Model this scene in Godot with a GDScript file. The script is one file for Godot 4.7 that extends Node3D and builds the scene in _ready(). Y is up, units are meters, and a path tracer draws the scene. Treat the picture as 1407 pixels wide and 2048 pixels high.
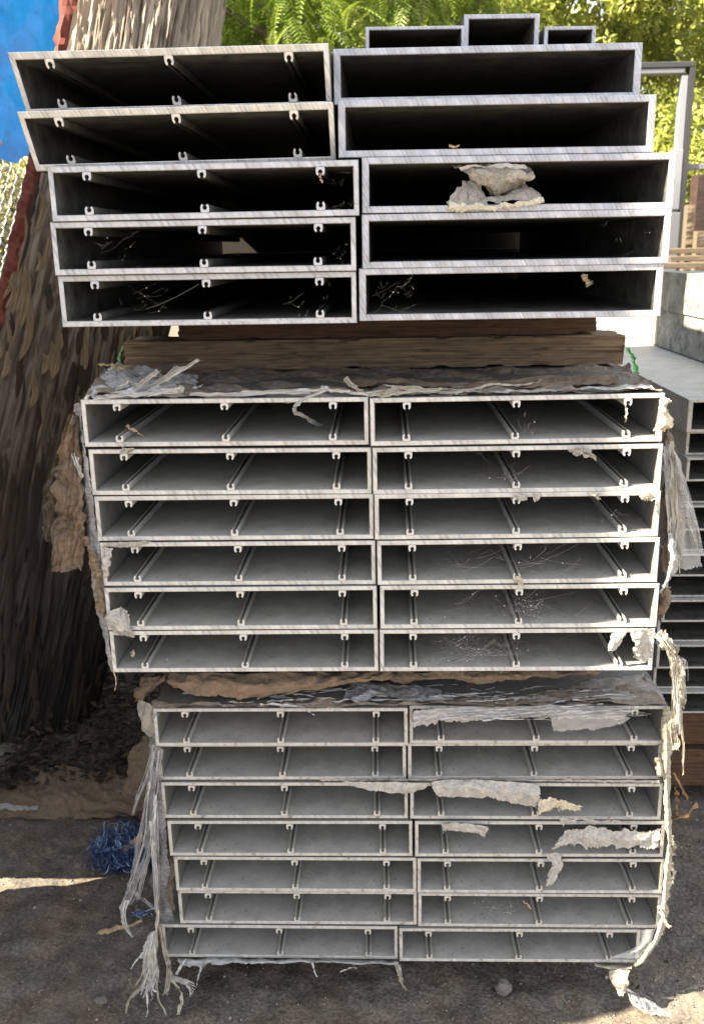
extends Node3D

const F := 1850.28
const EYE := Vector3(0.0047, 0.9708, 0.9839)
const TURN := Vector3(-0.2774, 0.0371, -0.0193)
var look: Basis
var rng := RandomNumberGenerator.new()
var names := {}
var M := {}
var ripple := FastNoiseLite.new()
var crease := FastNoiseLite.new()
var grain := FastNoiseLite.new()
var cache := {}

# ---------- helpers ----------
func at(px: float, py: float, z: float) -> Vector3:
	var d: Vector3 = look * Vector3((px - 703.5) / F, -(py - 1024.0) / F, -1.0)
	return EYE + d * ((z - EYE.z) / d.z)

func lin(r: float, g: float, b: float, a := 1.0) -> Color:
	var c := Color(r, g, b).linear_to_srgb()
	c.a = a
	return c

func tag(o: Node, label := "", category := "", group := "", kind := "") -> void:
	if label: o.set_meta("label", label)
	if category: o.set_meta("category", category)
	if group: o.set_meta("group", group)
	if kind: o.set_meta("kind", kind)

func numbered(called: String) -> String:
	var n: int = names.get(called, 0)
	names[called] = n + 1
	return called if n == 0 else "%s_%03d" % [called, n]

func base(called: String, label: String, category: String, where := Vector3.ZERO, group := "") -> Node3D:
	var o := Node3D.new()
	o.name = numbered(called)
	add_child(o, true)
	o.position = where
	tag(o, label, category, group)
	return o

func put(called: String, mesh: Mesh, mat: Material, parent: Node = null) -> MeshInstance3D:
	var o := MeshInstance3D.new()
	o.mesh = mesh
	if mat: o.material_override = mat
	if parent == null or parent == self:
		o.name = numbered(called)
		add_child(o, true)
	else:
		var n := 0
		var nm := called
		while parent.has_node(nm):
			n += 1
			nm = "%s_%03d" % [called, n]
		o.name = nm
		parent.add_child(o, true)
	return o

func tool(smooth := false) -> SurfaceTool:
	var st := SurfaceTool.new()
	st.begin(Mesh.PRIMITIVE_TRIANGLES)
	st.set_smooth_group(0 if smooth else -1)
	return st

func fin(st: SurfaceTool) -> ArrayMesh:
	st.generate_normals()
	return st.commit()

func quad(st: SurfaceTool, a: Vector3, b: Vector3, c: Vector3, d: Vector3, ua := Vector2.ZERO, ub := Vector2.ZERO, uc := Vector2.ZERO, ud := Vector2.ZERO) -> void:
	# a b c d run clockwise as seen from the front
	for k in [[a, ua], [b, ub], [c, uc], [a, ua], [c, uc], [d, ud]]:
		st.set_uv(k[1])
		st.add_vertex(k[0])

func box(st: SurfaceTool, lo: Vector3, hi: Vector3, bev := 0.0, wob := 0.0, sd := 0) -> void:
	# a box whose long edges along x and z are chamfered
	var n := maxi(1, int((hi.x - lo.x) / 0.04)) if wob > 0.0 else 1
	var b := bev
	var prof := [Vector2(lo.z + b, lo.y), Vector2(lo.z, lo.y + b), Vector2(lo.z, hi.y - b), Vector2(lo.z + b, hi.y), Vector2(hi.z - b, hi.y), Vector2(hi.z, hi.y - b), Vector2(hi.z, lo.y + b), Vector2(hi.z - b, lo.y)]
	var rows := []
	for i in n + 1:
		var x := lerpf(lo.x, hi.x, float(i) / n)
		var row := PackedVector3Array()
		for k in 8:
			var p: Vector2 = prof[k]
			var w := Vector3(0, grain.get_noise_3d(x * 9 + sd, k * 7.3, 1) * wob, grain.get_noise_3d(x * 9 + sd, k * 7.3, 50) * wob)
			if i == 0 or i == n: w.x += grain.get_noise_3d(k * 5.1, sd, i) * wob * 2.0
			row.append(Vector3(x, p.y, p.x) + w)
		rows.append(row)
	for i in n:
		for k in 8:
			var k2 := (k + 1) % 8
			quad(st, rows[i][k], rows[i + 1][k], rows[i + 1][k2], rows[i][k2], Vector2(rows[i][k].x, k * .03), Vector2(rows[i + 1][k].x, k * .03), Vector2(rows[i + 1][k].x, k * .03 + .03), Vector2(rows[i][k].x, k * .03 + .03))
	for k in range(1, 7):
		quad(st, rows[0][0], rows[0][k], rows[0][k + 1], rows[0][0])
		quad(st, rows[n][0], rows[n][k + 1], rows[n][k], rows[n][0])

func tube_along(st: SurfaceTool, pts: Array, r: float, sides := 5, r2 := -1.0) -> void:
	var rings := []
	for i in pts.size():
		var d: Vector3 = (pts[mini(i + 1, pts.size() - 1)] - pts[maxi(i - 1, 0)]).normalized()
		var u := d.cross(Vector3.UP if absf(d.y) < 0.9 else Vector3.RIGHT).normalized()
		var v := d.cross(u)
		var rr := r if r2 < 0.0 else lerpf(r, r2, float(i) / maxf(1, pts.size() - 1))
		var ring := []
		for k in sides:
			var a := TAU * k / sides
			ring.append(pts[i] + (u * cos(a) + v * sin(a)) * rr)
		rings.append(ring)
	for i in pts.size() - 1:
		for k in sides:
			var k2 := (k + 1) % sides
			quad(st, rings[i][k], rings[i][k2], rings[i + 1][k2], rings[i + 1][k])

func spline(a: Variant, b: Variant, c: Variant, d: Variant, t: float) -> Variant:
	return 0.5 * ((2.0 * b) + (c - a) * t + (2.0 * a - 5.0 * b + 4.0 * c - d) * t * t + (3.0 * b - 3.0 * c + d - a) * t * t * t)

func along(p: Array, t: float) -> Variant:
	# a point on the curve through p, t from 0 to 1
	var n := p.size() - 1
	var s := clampf(t, 0.0, 1.0) * n
	var i := mini(int(s), n - 1)
	return spline(p[maxi(i - 1, 0)], p[i], p[i + 1], p[mini(i + 2, n)], s - i)

func seen(flat: Array) -> Array:
	var out := []
	for i in range(0, flat.size(), 3):
		out.append(at(flat[i], flat[i + 1], flat[i + 2]))
	return out

func sheet_mesh(rows: Array, amp := 0.002, rag := [1.5, 1.5, 1.5, 1.5], cell := 0.004, freq := 1.0, smooth := false) -> ArrayMesh:
	# crumpled sheet through rows of points (left to right, top to bottom); rag: how many cells the left, right, top and bottom edge are torn back
	var w := 0.0
	var h := 0.0
	for r in rows:
		var l := 0.0
		for i in r.size() - 1: l += r[i].distance_to(r[i + 1])
		w = maxf(w, l)
	for i in rows.size() - 1: h += rows[i][int(rows[i].size() / 2)].distance_to(rows[i + 1][int(rows[i].size() / 2)])
	var nu := clampi(int(w / cell * 1.5), 8, 130)
	var nv := clampi(int(h / cell * 1.5), 8, 130)
	var sd := rng.randf() * 50.0
	var folds := []
	for i in 8:
		var fa := rng.randf() * PI
		var fl := rng.randf_range(.007, .034) / freq
		folds.append([Vector2(cos(fa), sin(fa)), fl, rng.randf() * 2.0, .55 * fl * freq / .02])
	var tear := func(t: float, k: float, extent: float) -> float:
		var q: float = absf(ripple.get_noise_2d(t * .5 + sd, k)) * 2.2 + absf(ripple.get_noise_2d(t * 1.6 + sd, k + 3)) * 1.1 + absf(grain.get_noise_2d(t * 420.0 + sd, k)) * 1.1 + absf(grain.get_noise_2d(t * 1100.0 + sd, k)) * .6
		return minf(q * .0034 / extent, .45)
	var g := []
	for j in nv + 1:
		var line := []
		for i in nu + 1:
			var u := float(i) / nu
			var v := float(j) / nv
			var u2 := lerpf(rag[0] * tear.call(v * h, 11.0, w), 1.0 - rag[1] * tear.call(v * h, 23.0, w), u)
			var v2 := lerpf(rag[2] * tear.call(u * w, 37.0, h), 1.0 - rag[3] * tear.call(u * w, 51.0, h), v)
			var cols := []
			for r in rows: cols.append(along(r, u2))
			line.append(along(cols, v2))
		g.append(line)
	var p := []
	for j in nv + 1:
		var line := []
		for i in nu + 1:
			var du: Vector3 = g[j][mini(i + 1, nu)] - g[j][maxi(i - 1, 0)]
			var dv: Vector3 = g[mini(j + 1, nv)][i] - g[maxi(j - 1, 0)][i]
			var n := dv.cross(du).normalized()
			var q: Vector3 = g[j][i]
			var s := q * freq + Vector3(sd, 0, 0)
			var uv := Vector2(float(i) / nu * w, float(j) / nv * h)
			uv += Vector2(grain.get_noise_2d(uv.x * 60 + sd, uv.y * 60), grain.get_noise_2d(uv.x * 60 + sd, uv.y * 60 + 40)) * .004
			var k := ripple.get_noise_3dv(s * .6) * .5
			for fo in folds: k += (absf(fposmod(uv.dot(fo[0]) / fo[1] + fo[2], 2.0) - 1.0) - .5) * fo[3]
			var e := Vector3(ripple.get_noise_3dv(s * 2.0 + Vector3(9, 0, 0)), ripple.get_noise_3dv(s * 2.0 + Vector3(0, 9, 0)), 0) * amp * 0.6
			line.append(q + n * k * amp + e)
		p.append(line)
	var st := tool(smooth)
	for j in nv:
		for i in nu:
			var a := Vector2(float(i) / nu * w, float(j) / nv * h)
			var c := Vector2(float(i + 1) / nu * w, float(j + 1) / nv * h)
			quad(st, p[j][i], p[j][i + 1], p[j + 1][i + 1], p[j + 1][i], a, Vector2(c.x, a.y), c, Vector2(a.x, c.y))
	return fin(st)

func px_rows(rows: Array) -> Array:
	var out := []
	for r in rows: out.append(seen(r))
	return out

func scrap(called: String, label: String, category: String, mat: String, rows: Array, amp := 0.002, rag := [1.5, 1.5, 1.5, 1.5], cell := 0.004, group := "", freq := 1.0, parent: Node = null) -> MeshInstance3D:
	var o := put(called, sheet_mesh(px_rows(rows), amp, rag, cell, freq), M[mat], parent)
	if parent == null: tag(o, label, category, group)
	return o

func ribbon_mesh(pts: Array, w0: float, w1: float, twist := 0.6, cup := 0.25, steps := 0, wander := 1.0) -> ArrayMesh:
	# a narrow strip along a curve, cupped across its width
	var n := steps if steps > 0 else clampi(pts.size() * 6, 6, 40)
	var st := tool(false)
	var rows := []
	var sd := rng.randf() * 90.0
	var len := 0.0
	for i in n + 1:
		var t := float(i) / n
		var c: Vector3 = along(pts, t)
		var c2: Vector3 = along(pts, minf(t + 0.02, 1.0))
		var c0: Vector3 = along(pts, maxf(t - 0.02, 0.0))
		var d := (c2 - c0).normalized()
		var s := d.cross(Vector3(0, 0, 1))
		if s.length() < 0.05: s = d.cross(Vector3.UP)
		s = s.normalized()
		var nn := d.cross(s).normalized()
		var a := twist * (ripple.get_noise_2d(t * 0.03 * n / 6.0, sd) * 3.0 + 0.3)
		var side := s * cos(a) + nn * sin(a)
		var up := d.cross(side)
		var w := lerpf(w0, w1, t) * (1.0 + 0.5 * ripple.get_noise_2d(t * 0.2, sd + 30.0))
		c += (s * ripple.get_noise_2d(t * 0.12, sd + 60) + nn * ripple.get_noise_2d(t * 0.12, sd + 80)) * w * 0.5
		rows.append([c - side * w * 0.5, c + up * w * cup, c + side * w * 0.5])
		if i > 0: len += rows[i][1].distance_to(rows[i - 1][1])
		if i > 0:
			for k in 2:
				quad(st, rows[i - 1][k], rows[i - 1][k + 1], rows[i][k + 1], rows[i][k], Vector2(len, k * w), Vector2(len, k * w + w), Vector2(len + .004, k * w + w), Vector2(len + .004, k * w))
	return fin(st)

func shred(parent: Node, mat: String, flat: Array, w0: float, w1: float, twist := 0.6, called := "shred") -> void:
	put(called, ribbon_mesh(seen(flat), w0, w1, twist), M[mat], parent)

# ---------- textures and materials ----------
func layer(size: int, sd: int, cycles: float, octaves := 3, stretch := 1, ridged := false) -> PackedByteArray:
	# seamless noise, 0 to 255; stretch draws it out along x
	var n := FastNoiseLite.new()
	n.seed = sd
	n.noise_type = FastNoiseLite.TYPE_SIMPLEX_SMOOTH
	n.frequency = cycles / size
	n.fractal_octaves = octaves
	if ridged: n.fractal_type = FastNoiseLite.FRACTAL_RIDGED
	var im := n.get_seamless_image(maxi(16, size / stretch), size, false, false, .15, true)
	if stretch > 1: im.resize(size, size, Image.INTERPOLATE_CUBIC)
	im.convert(Image.FORMAT_L8)
	return im.get_data()

func tex(size: int, fn: int, sd: int) -> Image:
	# fn 0 saw marks wide, 1 saw marks fine, 2 dusty end, 3 soil, 4 paper, 5 streaked film, 6 oxidised metal, 7 wood, 8 dust
	var im := Image.create(size, size, false, Image.FORMAT_RGB8)
	var r := RandomNumberGenerator.new()
	r.seed = sd
	var tones := []
	for i in 64: tones.append(r.randf())
	var st := 24 if fn == 5 else (12 if fn == 7 else 1)
	var la := layer(size, sd, 5.0 if fn != 5 and fn != 7 else 30.0, 3, st)
	var lb := layer(size, sd + 1, 22.0 if fn != 5 and fn != 7 else 90.0, 4, st)
	var lc := layer(size, sd + 2, 60.0 if fn != 3 else 120.0, 3)
	var ld := layer(size, sd + 3, 9.0, 2, 1, fn == 4)
	for y in size:
		for x in size:
			var i := y * size + x
			var u := float(x) / size
			var v := float(y) / size
			var na := la[i] / 255.0 - .5
			var nb := lb[i] / 255.0 - .5
			var nc := lc[i] / 255.0 - .5
			var nd := ld[i] / 255.0 - .5
			var c := Color(1, 1, 1)
			match fn:
				0, 1, 2:
					var count := 17 if fn == 0 else (30 if fn == 1 else 20)
					var d := fposmod(u * count + v * count * 0.5 + na * 0.12, count)
					var k := int(d)
					var t: float = tones[k]
					var fr := d - k
					var dark := 0.0
					if fr < 0.20 + 0.35 * tones[(k + 7) % 64]: dark = 0.12 * tones[(k + 21) % 64]
					if fn == 2: dark *= 0.45
					if fn == 1: dark *= .8
					var m := 0.84 + (t - 0.5) * (0.09 if fn != 2 else 0.06) - dark + na * .10 + nb * .06 + nc * .05
					if nd > 0.22: m -= (nd - .22) * (1.0 if fn == 2 else .2)
					c = Color(m + nd * .03, m, m - nd * .03)
				3:
					var m := 0.52 + na * 0.16 + nb * 0.20 + nc * 0.24 + (r.randf() - 0.5) * 0.16
					if r.randf() < 0.0025: m += 0.5 * r.randf()
					if r.randf() < 0.006: m -= 0.2
					c = Color(m + nd * .05, m * 0.96, m * 0.90 - nd * .05)
				4:
					var m := 0.84 + na * 0.14 + nb * 0.12 + nc * .08 + (r.randf() - 0.5) * 0.07 - maxf(0, nd - .2) * .5
					if nb > .27 and nc > .0: m -= .2
					c = Color(m + na * .03, m, m - na * .04)
				5:
					var m := 0.78 + na * 0.32 + nb * 0.30 + nd * .2
					c = Color(m, m, m)
				6:
					var m := 0.78 + na * 0.35 + nb * 0.22 + nc * .08
					if nd > 0.15: m -= (nd - .15) * .8
					c = Color(m, m, m * 0.98)
				7:
					var m := 0.75 + na * 0.45 + nb * 0.30 + nc * .08 + nd * .2
					if nb > .3: m -= .22
					c = Color(m, m * 0.95, m * 0.88)
				8:
					var m := 0.86 + na * 0.10 + nb * 0.09 + nc * .08 + (r.randf() - .5) * .05
					if nb + nd * .6 > 0.32: m -= 0.11
					c = Color(m, m, m)
			im.set_pixel(x, y, Color(clampf(c.r, 0, 1), clampf(c.g, 0, 1), clampf(c.b, 0, 1)))
	return im

func mat(called: String, c: Color, rough: float, metal := 0.0, im: Image = null, scale := Vector3.ONE, bump := 0.0, tri := false, world_tri := false) -> StandardMaterial3D:
	var m := StandardMaterial3D.new()
	m.resource_name = called
	m.albedo_color = c
	m.roughness = rough
	m.metallic = metal
	m.cull_mode = BaseMaterial3D.CULL_DISABLED
	if im:
		var key := im.get_instance_id()
		if not cache.has(key): cache[key] = ImageTexture.create_from_image(im)
		m.albedo_texture = cache[key]
		m.uv1_scale = scale
		if bump > 0.0:
			var bk := "n%d" % key
			if not cache.has(bk):
				var b: Image = im.duplicate()
				b.convert(Image.FORMAT_RGBA8)
				b.bump_map_to_normal_map(6.0)
				cache[bk] = ImageTexture.create_from_image(b)
			m.normal_enabled = true
			m.normal_texture = cache[bk]
			m.normal_scale = bump
		m.uv1_triplanar = tri
		m.uv1_world_triplanar = world_tri
	M[called] = m
	return m

func make_materials() -> void:
	var saw := tex(512, 0, 11)
	var saw_fine := tex(512, 1, 12)
	var dusty := tex(512, 2, 13)
	var soil := tex(1024, 3, 14)
	var paper := tex(512, 4, 15)
	var film := tex(256, 5, 16)
	var oxide := tex(512, 6, 17)
	var wood := tex(512, 7, 18)
	var dust := tex(512, 8, 19)
	mat("cut_wide", lin(.63, .63, .655), .42, .3, saw, Vector3(8, 8, 8), .5)
	mat("cut_lit", lin(.96, .95, .93), .45, .1, saw_fine, Vector3(8, 8, 8), .4)  # light on the slant-cut ends is painted in as a brighter colour
	mat("cut_fine", lin(.595, .60, .645), .42, .3, saw_fine, Vector3(8, 8, 8), .5)
	mat("cut_worn", lin(.69, .675, .635), .5, .1, saw, Vector3(8, 8, 8), .4)
	mat("cut_dusty", lin(.59, .565, .51), .7, .0, dusty, Vector3(9, 9, 9), .5)
	mat("mill", lin(.21, .21, .197), .50, .35, oxide, Vector3(4, 4, 4), .15, true)
	mat("mill_dusty", lin(.19, .185, .17), .80, .05, dust, Vector3(5, 5, 5), .2, true)
	mat("floor_dust", lin(.44, .425, .385), .90, .0, dust, Vector3(5, 5, 5), .2, true)
	mat("oxidised", lin(.42, .415, .38), .65, .15, oxide, Vector3(2.6, 2.6, 2.6), .2, true)
	mat("beam_cream", lin(.40, .37, .28), .6, 0, dust, Vector3(3, 3, 3), 0, true)  # even cream tone of the far beam
	mat("soil", lin(.46, .42, .37), .95, 0, soil, Vector3(1, 1, 1), .8)
	mat("bounce_dirt", lin(.74, .69, .60), .95, 0, soil, Vector3(1, 1, 1), .5)  # paler than the soil so the added sheet bounces more light
	mat("sheet_metal", lin(.52, .52, .50), .6, .15, dust, Vector3(3, 3, 3), .1, true)
	mat("paper_pale", lin(.54, .515, .47), .9, 0, paper, Vector3(12, 12, 12), .5)
	mat("paper_cream", lin(.72, .64, .48), .9, 0, paper, Vector3(12, 12, 12), .4)
	mat("paper_brown", lin(.25, .18, .12), .9, 0, paper, Vector3(7, 7, 7), .4)
	mat("paper_dull", lin(.15, .11, .075), .92, 0, paper, Vector3(7, 7, 7), .4)
	mat("paper_soiled", lin(.29, .24, .185), .92, 0, paper, Vector3(6, 6, 6), .5)
	mat("paper_grey", lin(.43, .395, .345), .9, 0, paper, Vector3(9, 9, 9), .5)
	mat("film_grey", lin(.46, .455, .45), .45, 0, film, Vector3(6, 25, 1), .6)
	mat("film_white", lin(.70, .69, .66), .4, 0, film, Vector3(6, 30, 1), .6)
	mat("film_cream", lin(.54, .49, .38), .5, 0, film, Vector3(6, 25, 1), .6)
	var clear := mat("film_clear", lin(.74, .74, .72, .30), .35, 0)
	clear.transparency = BaseMaterial3D.TRANSPARENCY_ALPHA
	for k in [["veil_grey", "film_grey", .55], ["veil_white", "film_white", .55], ["veil_cream", "film_cream", .7]]:
		var c: Color = M[k[1]].albedo_color
		c.a = k[2]
		mat(k[0], c, .4, 0, film, Vector3(6, 30, 1), .6).transparency = BaseMaterial3D.TRANSPARENCY_ALPHA
	for k in ["paper_pale", "paper_cream", "film_white", "film_cream", "film_grey"]:
		M[k].backlight_enabled = true
		M[k].backlight = Color(.22, .22, .22)
	mat("timber_dark", lin(.14, .078, .042), .85, 0, wood, Vector3(2.6, 20, 1), 1.0)
	mat("timber_grey", lin(.30, .225, .155), .88, 0, wood, Vector3(2.6, 20, 1), 1.0)
	mat("timber_pale", lin(.21, .175, .13), .85, 0, wood, Vector3(2.6, 20, 1), .8)
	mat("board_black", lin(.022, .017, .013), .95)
	mat("post_brown", lin(.06, .032, .026), .7, 0, wood, Vector3(2, 2, 2), 0, true)
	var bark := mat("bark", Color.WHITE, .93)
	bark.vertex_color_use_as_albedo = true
	mat("bark_strip", lin(.27, .215, .15), .93, 0, wood, Vector3(4, 18, 1), .6)
	mat("bark_strip_dark", lin(.04, .028, .018), .93, 0, wood, Vector3(4, 18, 1), .6)
	mat("bark_red", lin(.18, .045, .03), .97, 0, paper, Vector3(25, 25, 25), .9, true)
	mat("leaf", Color.WHITE, .55)
	M["leaf"].vertex_color_use_as_albedo = true
	M["leaf"].backlight_enabled = true
	M["leaf"].backlight = Color(.8, .8, .8)
	mat("twig", lin(.16, .11, .075), .9)
	mat("twig_pale", lin(.42, .30, .18), .9)
	mat("dead_leaf", lin(.30, .17, .075), .85, 0, paper, Vector3(9, 9, 9))
	mat("web", lin(.46, .43, .37), .8)
	mat("tarp", lin(.008, .22, .60), .45, 0, dust, Vector3(1.2, 1.2, 1))
	M["tarp"].backlight_enabled = true
	M["tarp"].backlight = Color(.5, .5, .5)
	mat("galvanised", lin(.30, .305, .31), .45, .4)
	mat("gate_grey", lin(.17, .175, .18), .5, .2)
	mat("gate_dark", lin(.035, .035, .035), .6)
	mat("stone", lin(.22, .195, .165), .95, 0, paper, Vector3(14, 14, 14), .8, true)
	mat("strap_green", lin(.10, .34, .09), .4)
	var tw := mat("twine", Color.WHITE, .45)
	tw.vertex_color_use_as_albedo = true

# ---------- aluminium tubes ----------
func shell_mesh(w: float, h: float, t: float, ts: float, len: float, mitre: float, dusty: bool) -> ArrayMesh:
	var key := "s%.4f %.4f %.4f %.4f %.3f %.3f %s" % [w, h, t, ts, len, mitre, dusty]
	if cache.has(key): return cache[key]
	var b := 0.0007
	var zf := func(y: float) -> float: return mitre * (y / h - 0.5) - b
	var st := tool()
	var x0 := -w / 2
	var x1 := w / 2
	var n := 8
	for i in n:
		var a0 := float(i) / n
		var a1 := float(i + 1) / n
		var z := func(y: float, a: float) -> float: return lerpf(zf.call(y), -len, a * a)
		# outside: top, bottom, left, right
		quad(st, Vector3(x0, h, z.call(h, a1)), Vector3(x1, h, z.call(h, a1)), Vector3(x1, h, z.call(h, a0)), Vector3(x0, h, z.call(h, a0)))
		quad(st, Vector3(x0, 0, z.call(0.0, a0)), Vector3(x1, 0, z.call(0.0, a0)), Vector3(x1, 0, z.call(0.0, a1)), Vector3(x0, 0, z.call(0.0, a1)))
		quad(st, Vector3(x0, 0, z.call(0.0, a1)), Vector3(x0, h, z.call(h, a1)), Vector3(x0, h, z.call(h, a0)), Vector3(x0, 0, z.call(0.0, a0)))
		quad(st, Vector3(x1, 0, z.call(0.0, a0)), Vector3(x1, h, z.call(h, a0)), Vector3(x1, h, z.call(h, a1)), Vector3(x1, 0, z.call(0.0, a1)))
		# inside: ceiling and sides
		var i0 := x0 + ts
		var i1 := x1 - ts
		quad(st, Vector3(i0, h - t, z.call(h - t, a0)), Vector3(i1, h - t, z.call(h - t, a0)), Vector3(i1, h - t, z.call(h - t, a1)), Vector3(i0, h - t, z.call(h - t, a1)))
		quad(st, Vector3(i0, t, z.call(t, a0)), Vector3(i0, h - t, z.call(h - t, a0)), Vector3(i0, h - t, z.call(h - t, a1)), Vector3(i0, t, z.call(t, a1)))
		quad(st, Vector3(i1, t, z.call(t, a1)), Vector3(i1, h - t, z.call(h - t, a1)), Vector3(i1, h - t, z.call(h - t, a0)), Vector3(i1, t, z.call(t, a0)))
	# far end
	var e := -len
	for k in [[Vector3(x0, 0, e), Vector3(x0 + ts, t, e), Vector3(x0 + ts, h - t, e), Vector3(x0, h, e)], [Vector3(x0, h, e), Vector3(x0 + ts, h - t, e), Vector3(x1 - ts, h - t, e), Vector3(x1, h, e)], [Vector3(x1, h, e), Vector3(x1 - ts, h - t, e), Vector3(x1 - ts, t, e), Vector3(x1, 0, e)], [Vector3(x1, 0, e), Vector3(x1 - ts, t, e), Vector3(x0 + ts, t, e), Vector3(x0, 0, e)]]:
		quad(st, k[0], k[1], k[2], k[3])
	var m := fin(st)
	m.surface_set_material(0, M["mill_dusty"] if dusty else M["mill"])
	var s2 := tool()
	for i in n:
		var za := lerpf(mitre * (t / h - 0.5) - b, -len, pow(float(i) / n, 2))
		var zb := lerpf(mitre * (t / h - 0.5) - b, -len, pow(float(i + 1) / n, 2))
		quad(s2, Vector3(x0 + ts, t, zb), Vector3(x1 - ts, t, zb), Vector3(x1 - ts, t, za), Vector3(x0 + ts, t, za))
	s2.generate_normals()
	s2.commit(m)
	m.surface_set_material(1, M["floor_dust"] if dusty else M["mill"])
	cache[key] = m
	return m

func end_mesh(w: float, h: float, t: float, ts: float, mitre: float) -> ArrayMesh:
	var b := 0.0007
	var st := tool()
	var off := Vector2(rng.randf(), rng.randf())
	var loop := func(ix: float, iy: float, dz: float) -> Array:
		var out := []
		for c in [[-1, 0], [-1, 1], [1, 1], [1, 0]]:
			var y: float = iy if c[1] == 0 else h - iy
			out.append(Vector3(c[0] * (w / 2 - ix), y, mitre * (y / h - 0.5) + dz))
		return out
	var loops := [loop.call(0.0, 0.0, -b), loop.call(b, b, 0.0), loop.call(ts - b, t - b, 0.0), loop.call(ts, t, -b)]
	var uv := func(p: Vector3) -> Vector2: return Vector2(p.x, p.y) + off
	for l in 3:
		for k in 4:
			var k2 := (k + 1) % 4
			var n := 1
			var a: Vector3 = loops[l][k]
			var c: Vector3 = loops[l][k2]
			var d: Vector3 = loops[l + 1][k2]
			var e: Vector3 = loops[l + 1][k]
			quad(st, a, c, d, e, uv.call(a), uv.call(c), uv.call(d), uv.call(e))
	return fin(st)

func channel_mesh(len: float, mitre_slope: float, up: float, big: float) -> ArrayMesh:
	# a C-shaped screw channel standing on a wall at y = 0, open away from it
	var key := "c%.3f %.3f %.1f %.3f" % [len, mitre_slope, up, big]
	if cache.has(key): return cache[key]
	var c := 0.0056 * big
	var ro := 0.0052 * big
	var ri := 0.0027 * big
	var outer := []
	var inner := []
	var n := 18
	for i in n + 1:
		var th := deg_to_rad(90.0 + 36.0 + (360.0 - 72.0) * i / n)
		var o := Vector2(cos(th), sin(th)) * ro
		if sin(th) < 0.0:
			var k := minf(ro / maxf(absf(cos(th)), 1e-4), c / maxf(absf(sin(th)), 1e-4))
			o = Vector2(cos(th), sin(th)) * k
		outer.append(o + Vector2(0, c))
		inner.append(Vector2(cos(th), sin(th)) * ri + Vector2(0, c))
	var v := func(p: Vector2, z: float) -> Vector3: return Vector3(p.x, p.y * up, z + (p.y * up * mitre_slope if z > -0.01 else 0.0))
	var st := tool(true)
	for i in n:
		quad(st, v.call(outer[i], -.0005), v.call(outer[i + 1], -.0005), v.call(outer[i + 1], -len), v.call(outer[i], -len))
		quad(st, v.call(inner[i + 1], -.0005), v.call(inner[i], -.0005), v.call(inner[i], -len), v.call(inner[i + 1], -len))
	for i in [0, n]:
		quad(st, v.call(outer[i], -.0005), v.call(inner[i], -.0005), v.call(inner[i], -len), v.call(outer[i], -len))
	var m := fin(st)
	var s2 := tool()
	for i in n:
		quad(s2, v.call(outer[i], 0.0003), v.call(inner[i], 0.0003), v.call(inner[i + 1], 0.0003), v.call(outer[i + 1], 0.0003), outer[i] , inner[i], inner[i + 1], outer[i + 1])
		quad(s2, v.call(outer[i], 0.0003), v.call(outer[i + 1], 0.0003), v.call(outer[i + 1], -.0005), v.call(outer[i], -.0005))
	s2.generate_normals()
	s2.commit(m)
	cache[key] = m
	return m

func make_tube(label: String, group: String, x: float, y: float, z: float, roll: float, w: float, h: float, t: float, ts: float, len: float, cut: String, dusty: bool, channels: bool, mitre := 0.0) -> Node3D:
	var o := base("aluminium_tube", label, "tube", Vector3(x, y, z) + Basis(Vector3(0, 0, 1), roll) * Vector3(0, -h / 2, 0), group)
	o.rotation.z = roll
	var s := put("tube_wall", shell_mesh(w, h, t, ts, len, mitre, dusty), null, o)
	put("cut_end", end_mesh(w, h, t, ts, mitre), M[cut], o)
	if channels:
		for up in [1.0, -1.0]:
			for k in [-.3755, 0.0, .3765]:
				var yy := t - .0001 if up > 0 else h - t + .0001
				var cm := channel_mesh(len - .002, mitre / h, up, .84 if not dusty else .80)
				var c := put("screw_channel", cm, null, o)
				c.set_surface_override_material(0, M["floor_dust"] if dusty else M["mill"])
				c.set_surface_override_material(1, M[cut])
				c.position = Vector3(k * w + rng.randf_range(-.0008, .0008), yy, mitre * (yy / h - 0.5))
	return o

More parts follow.
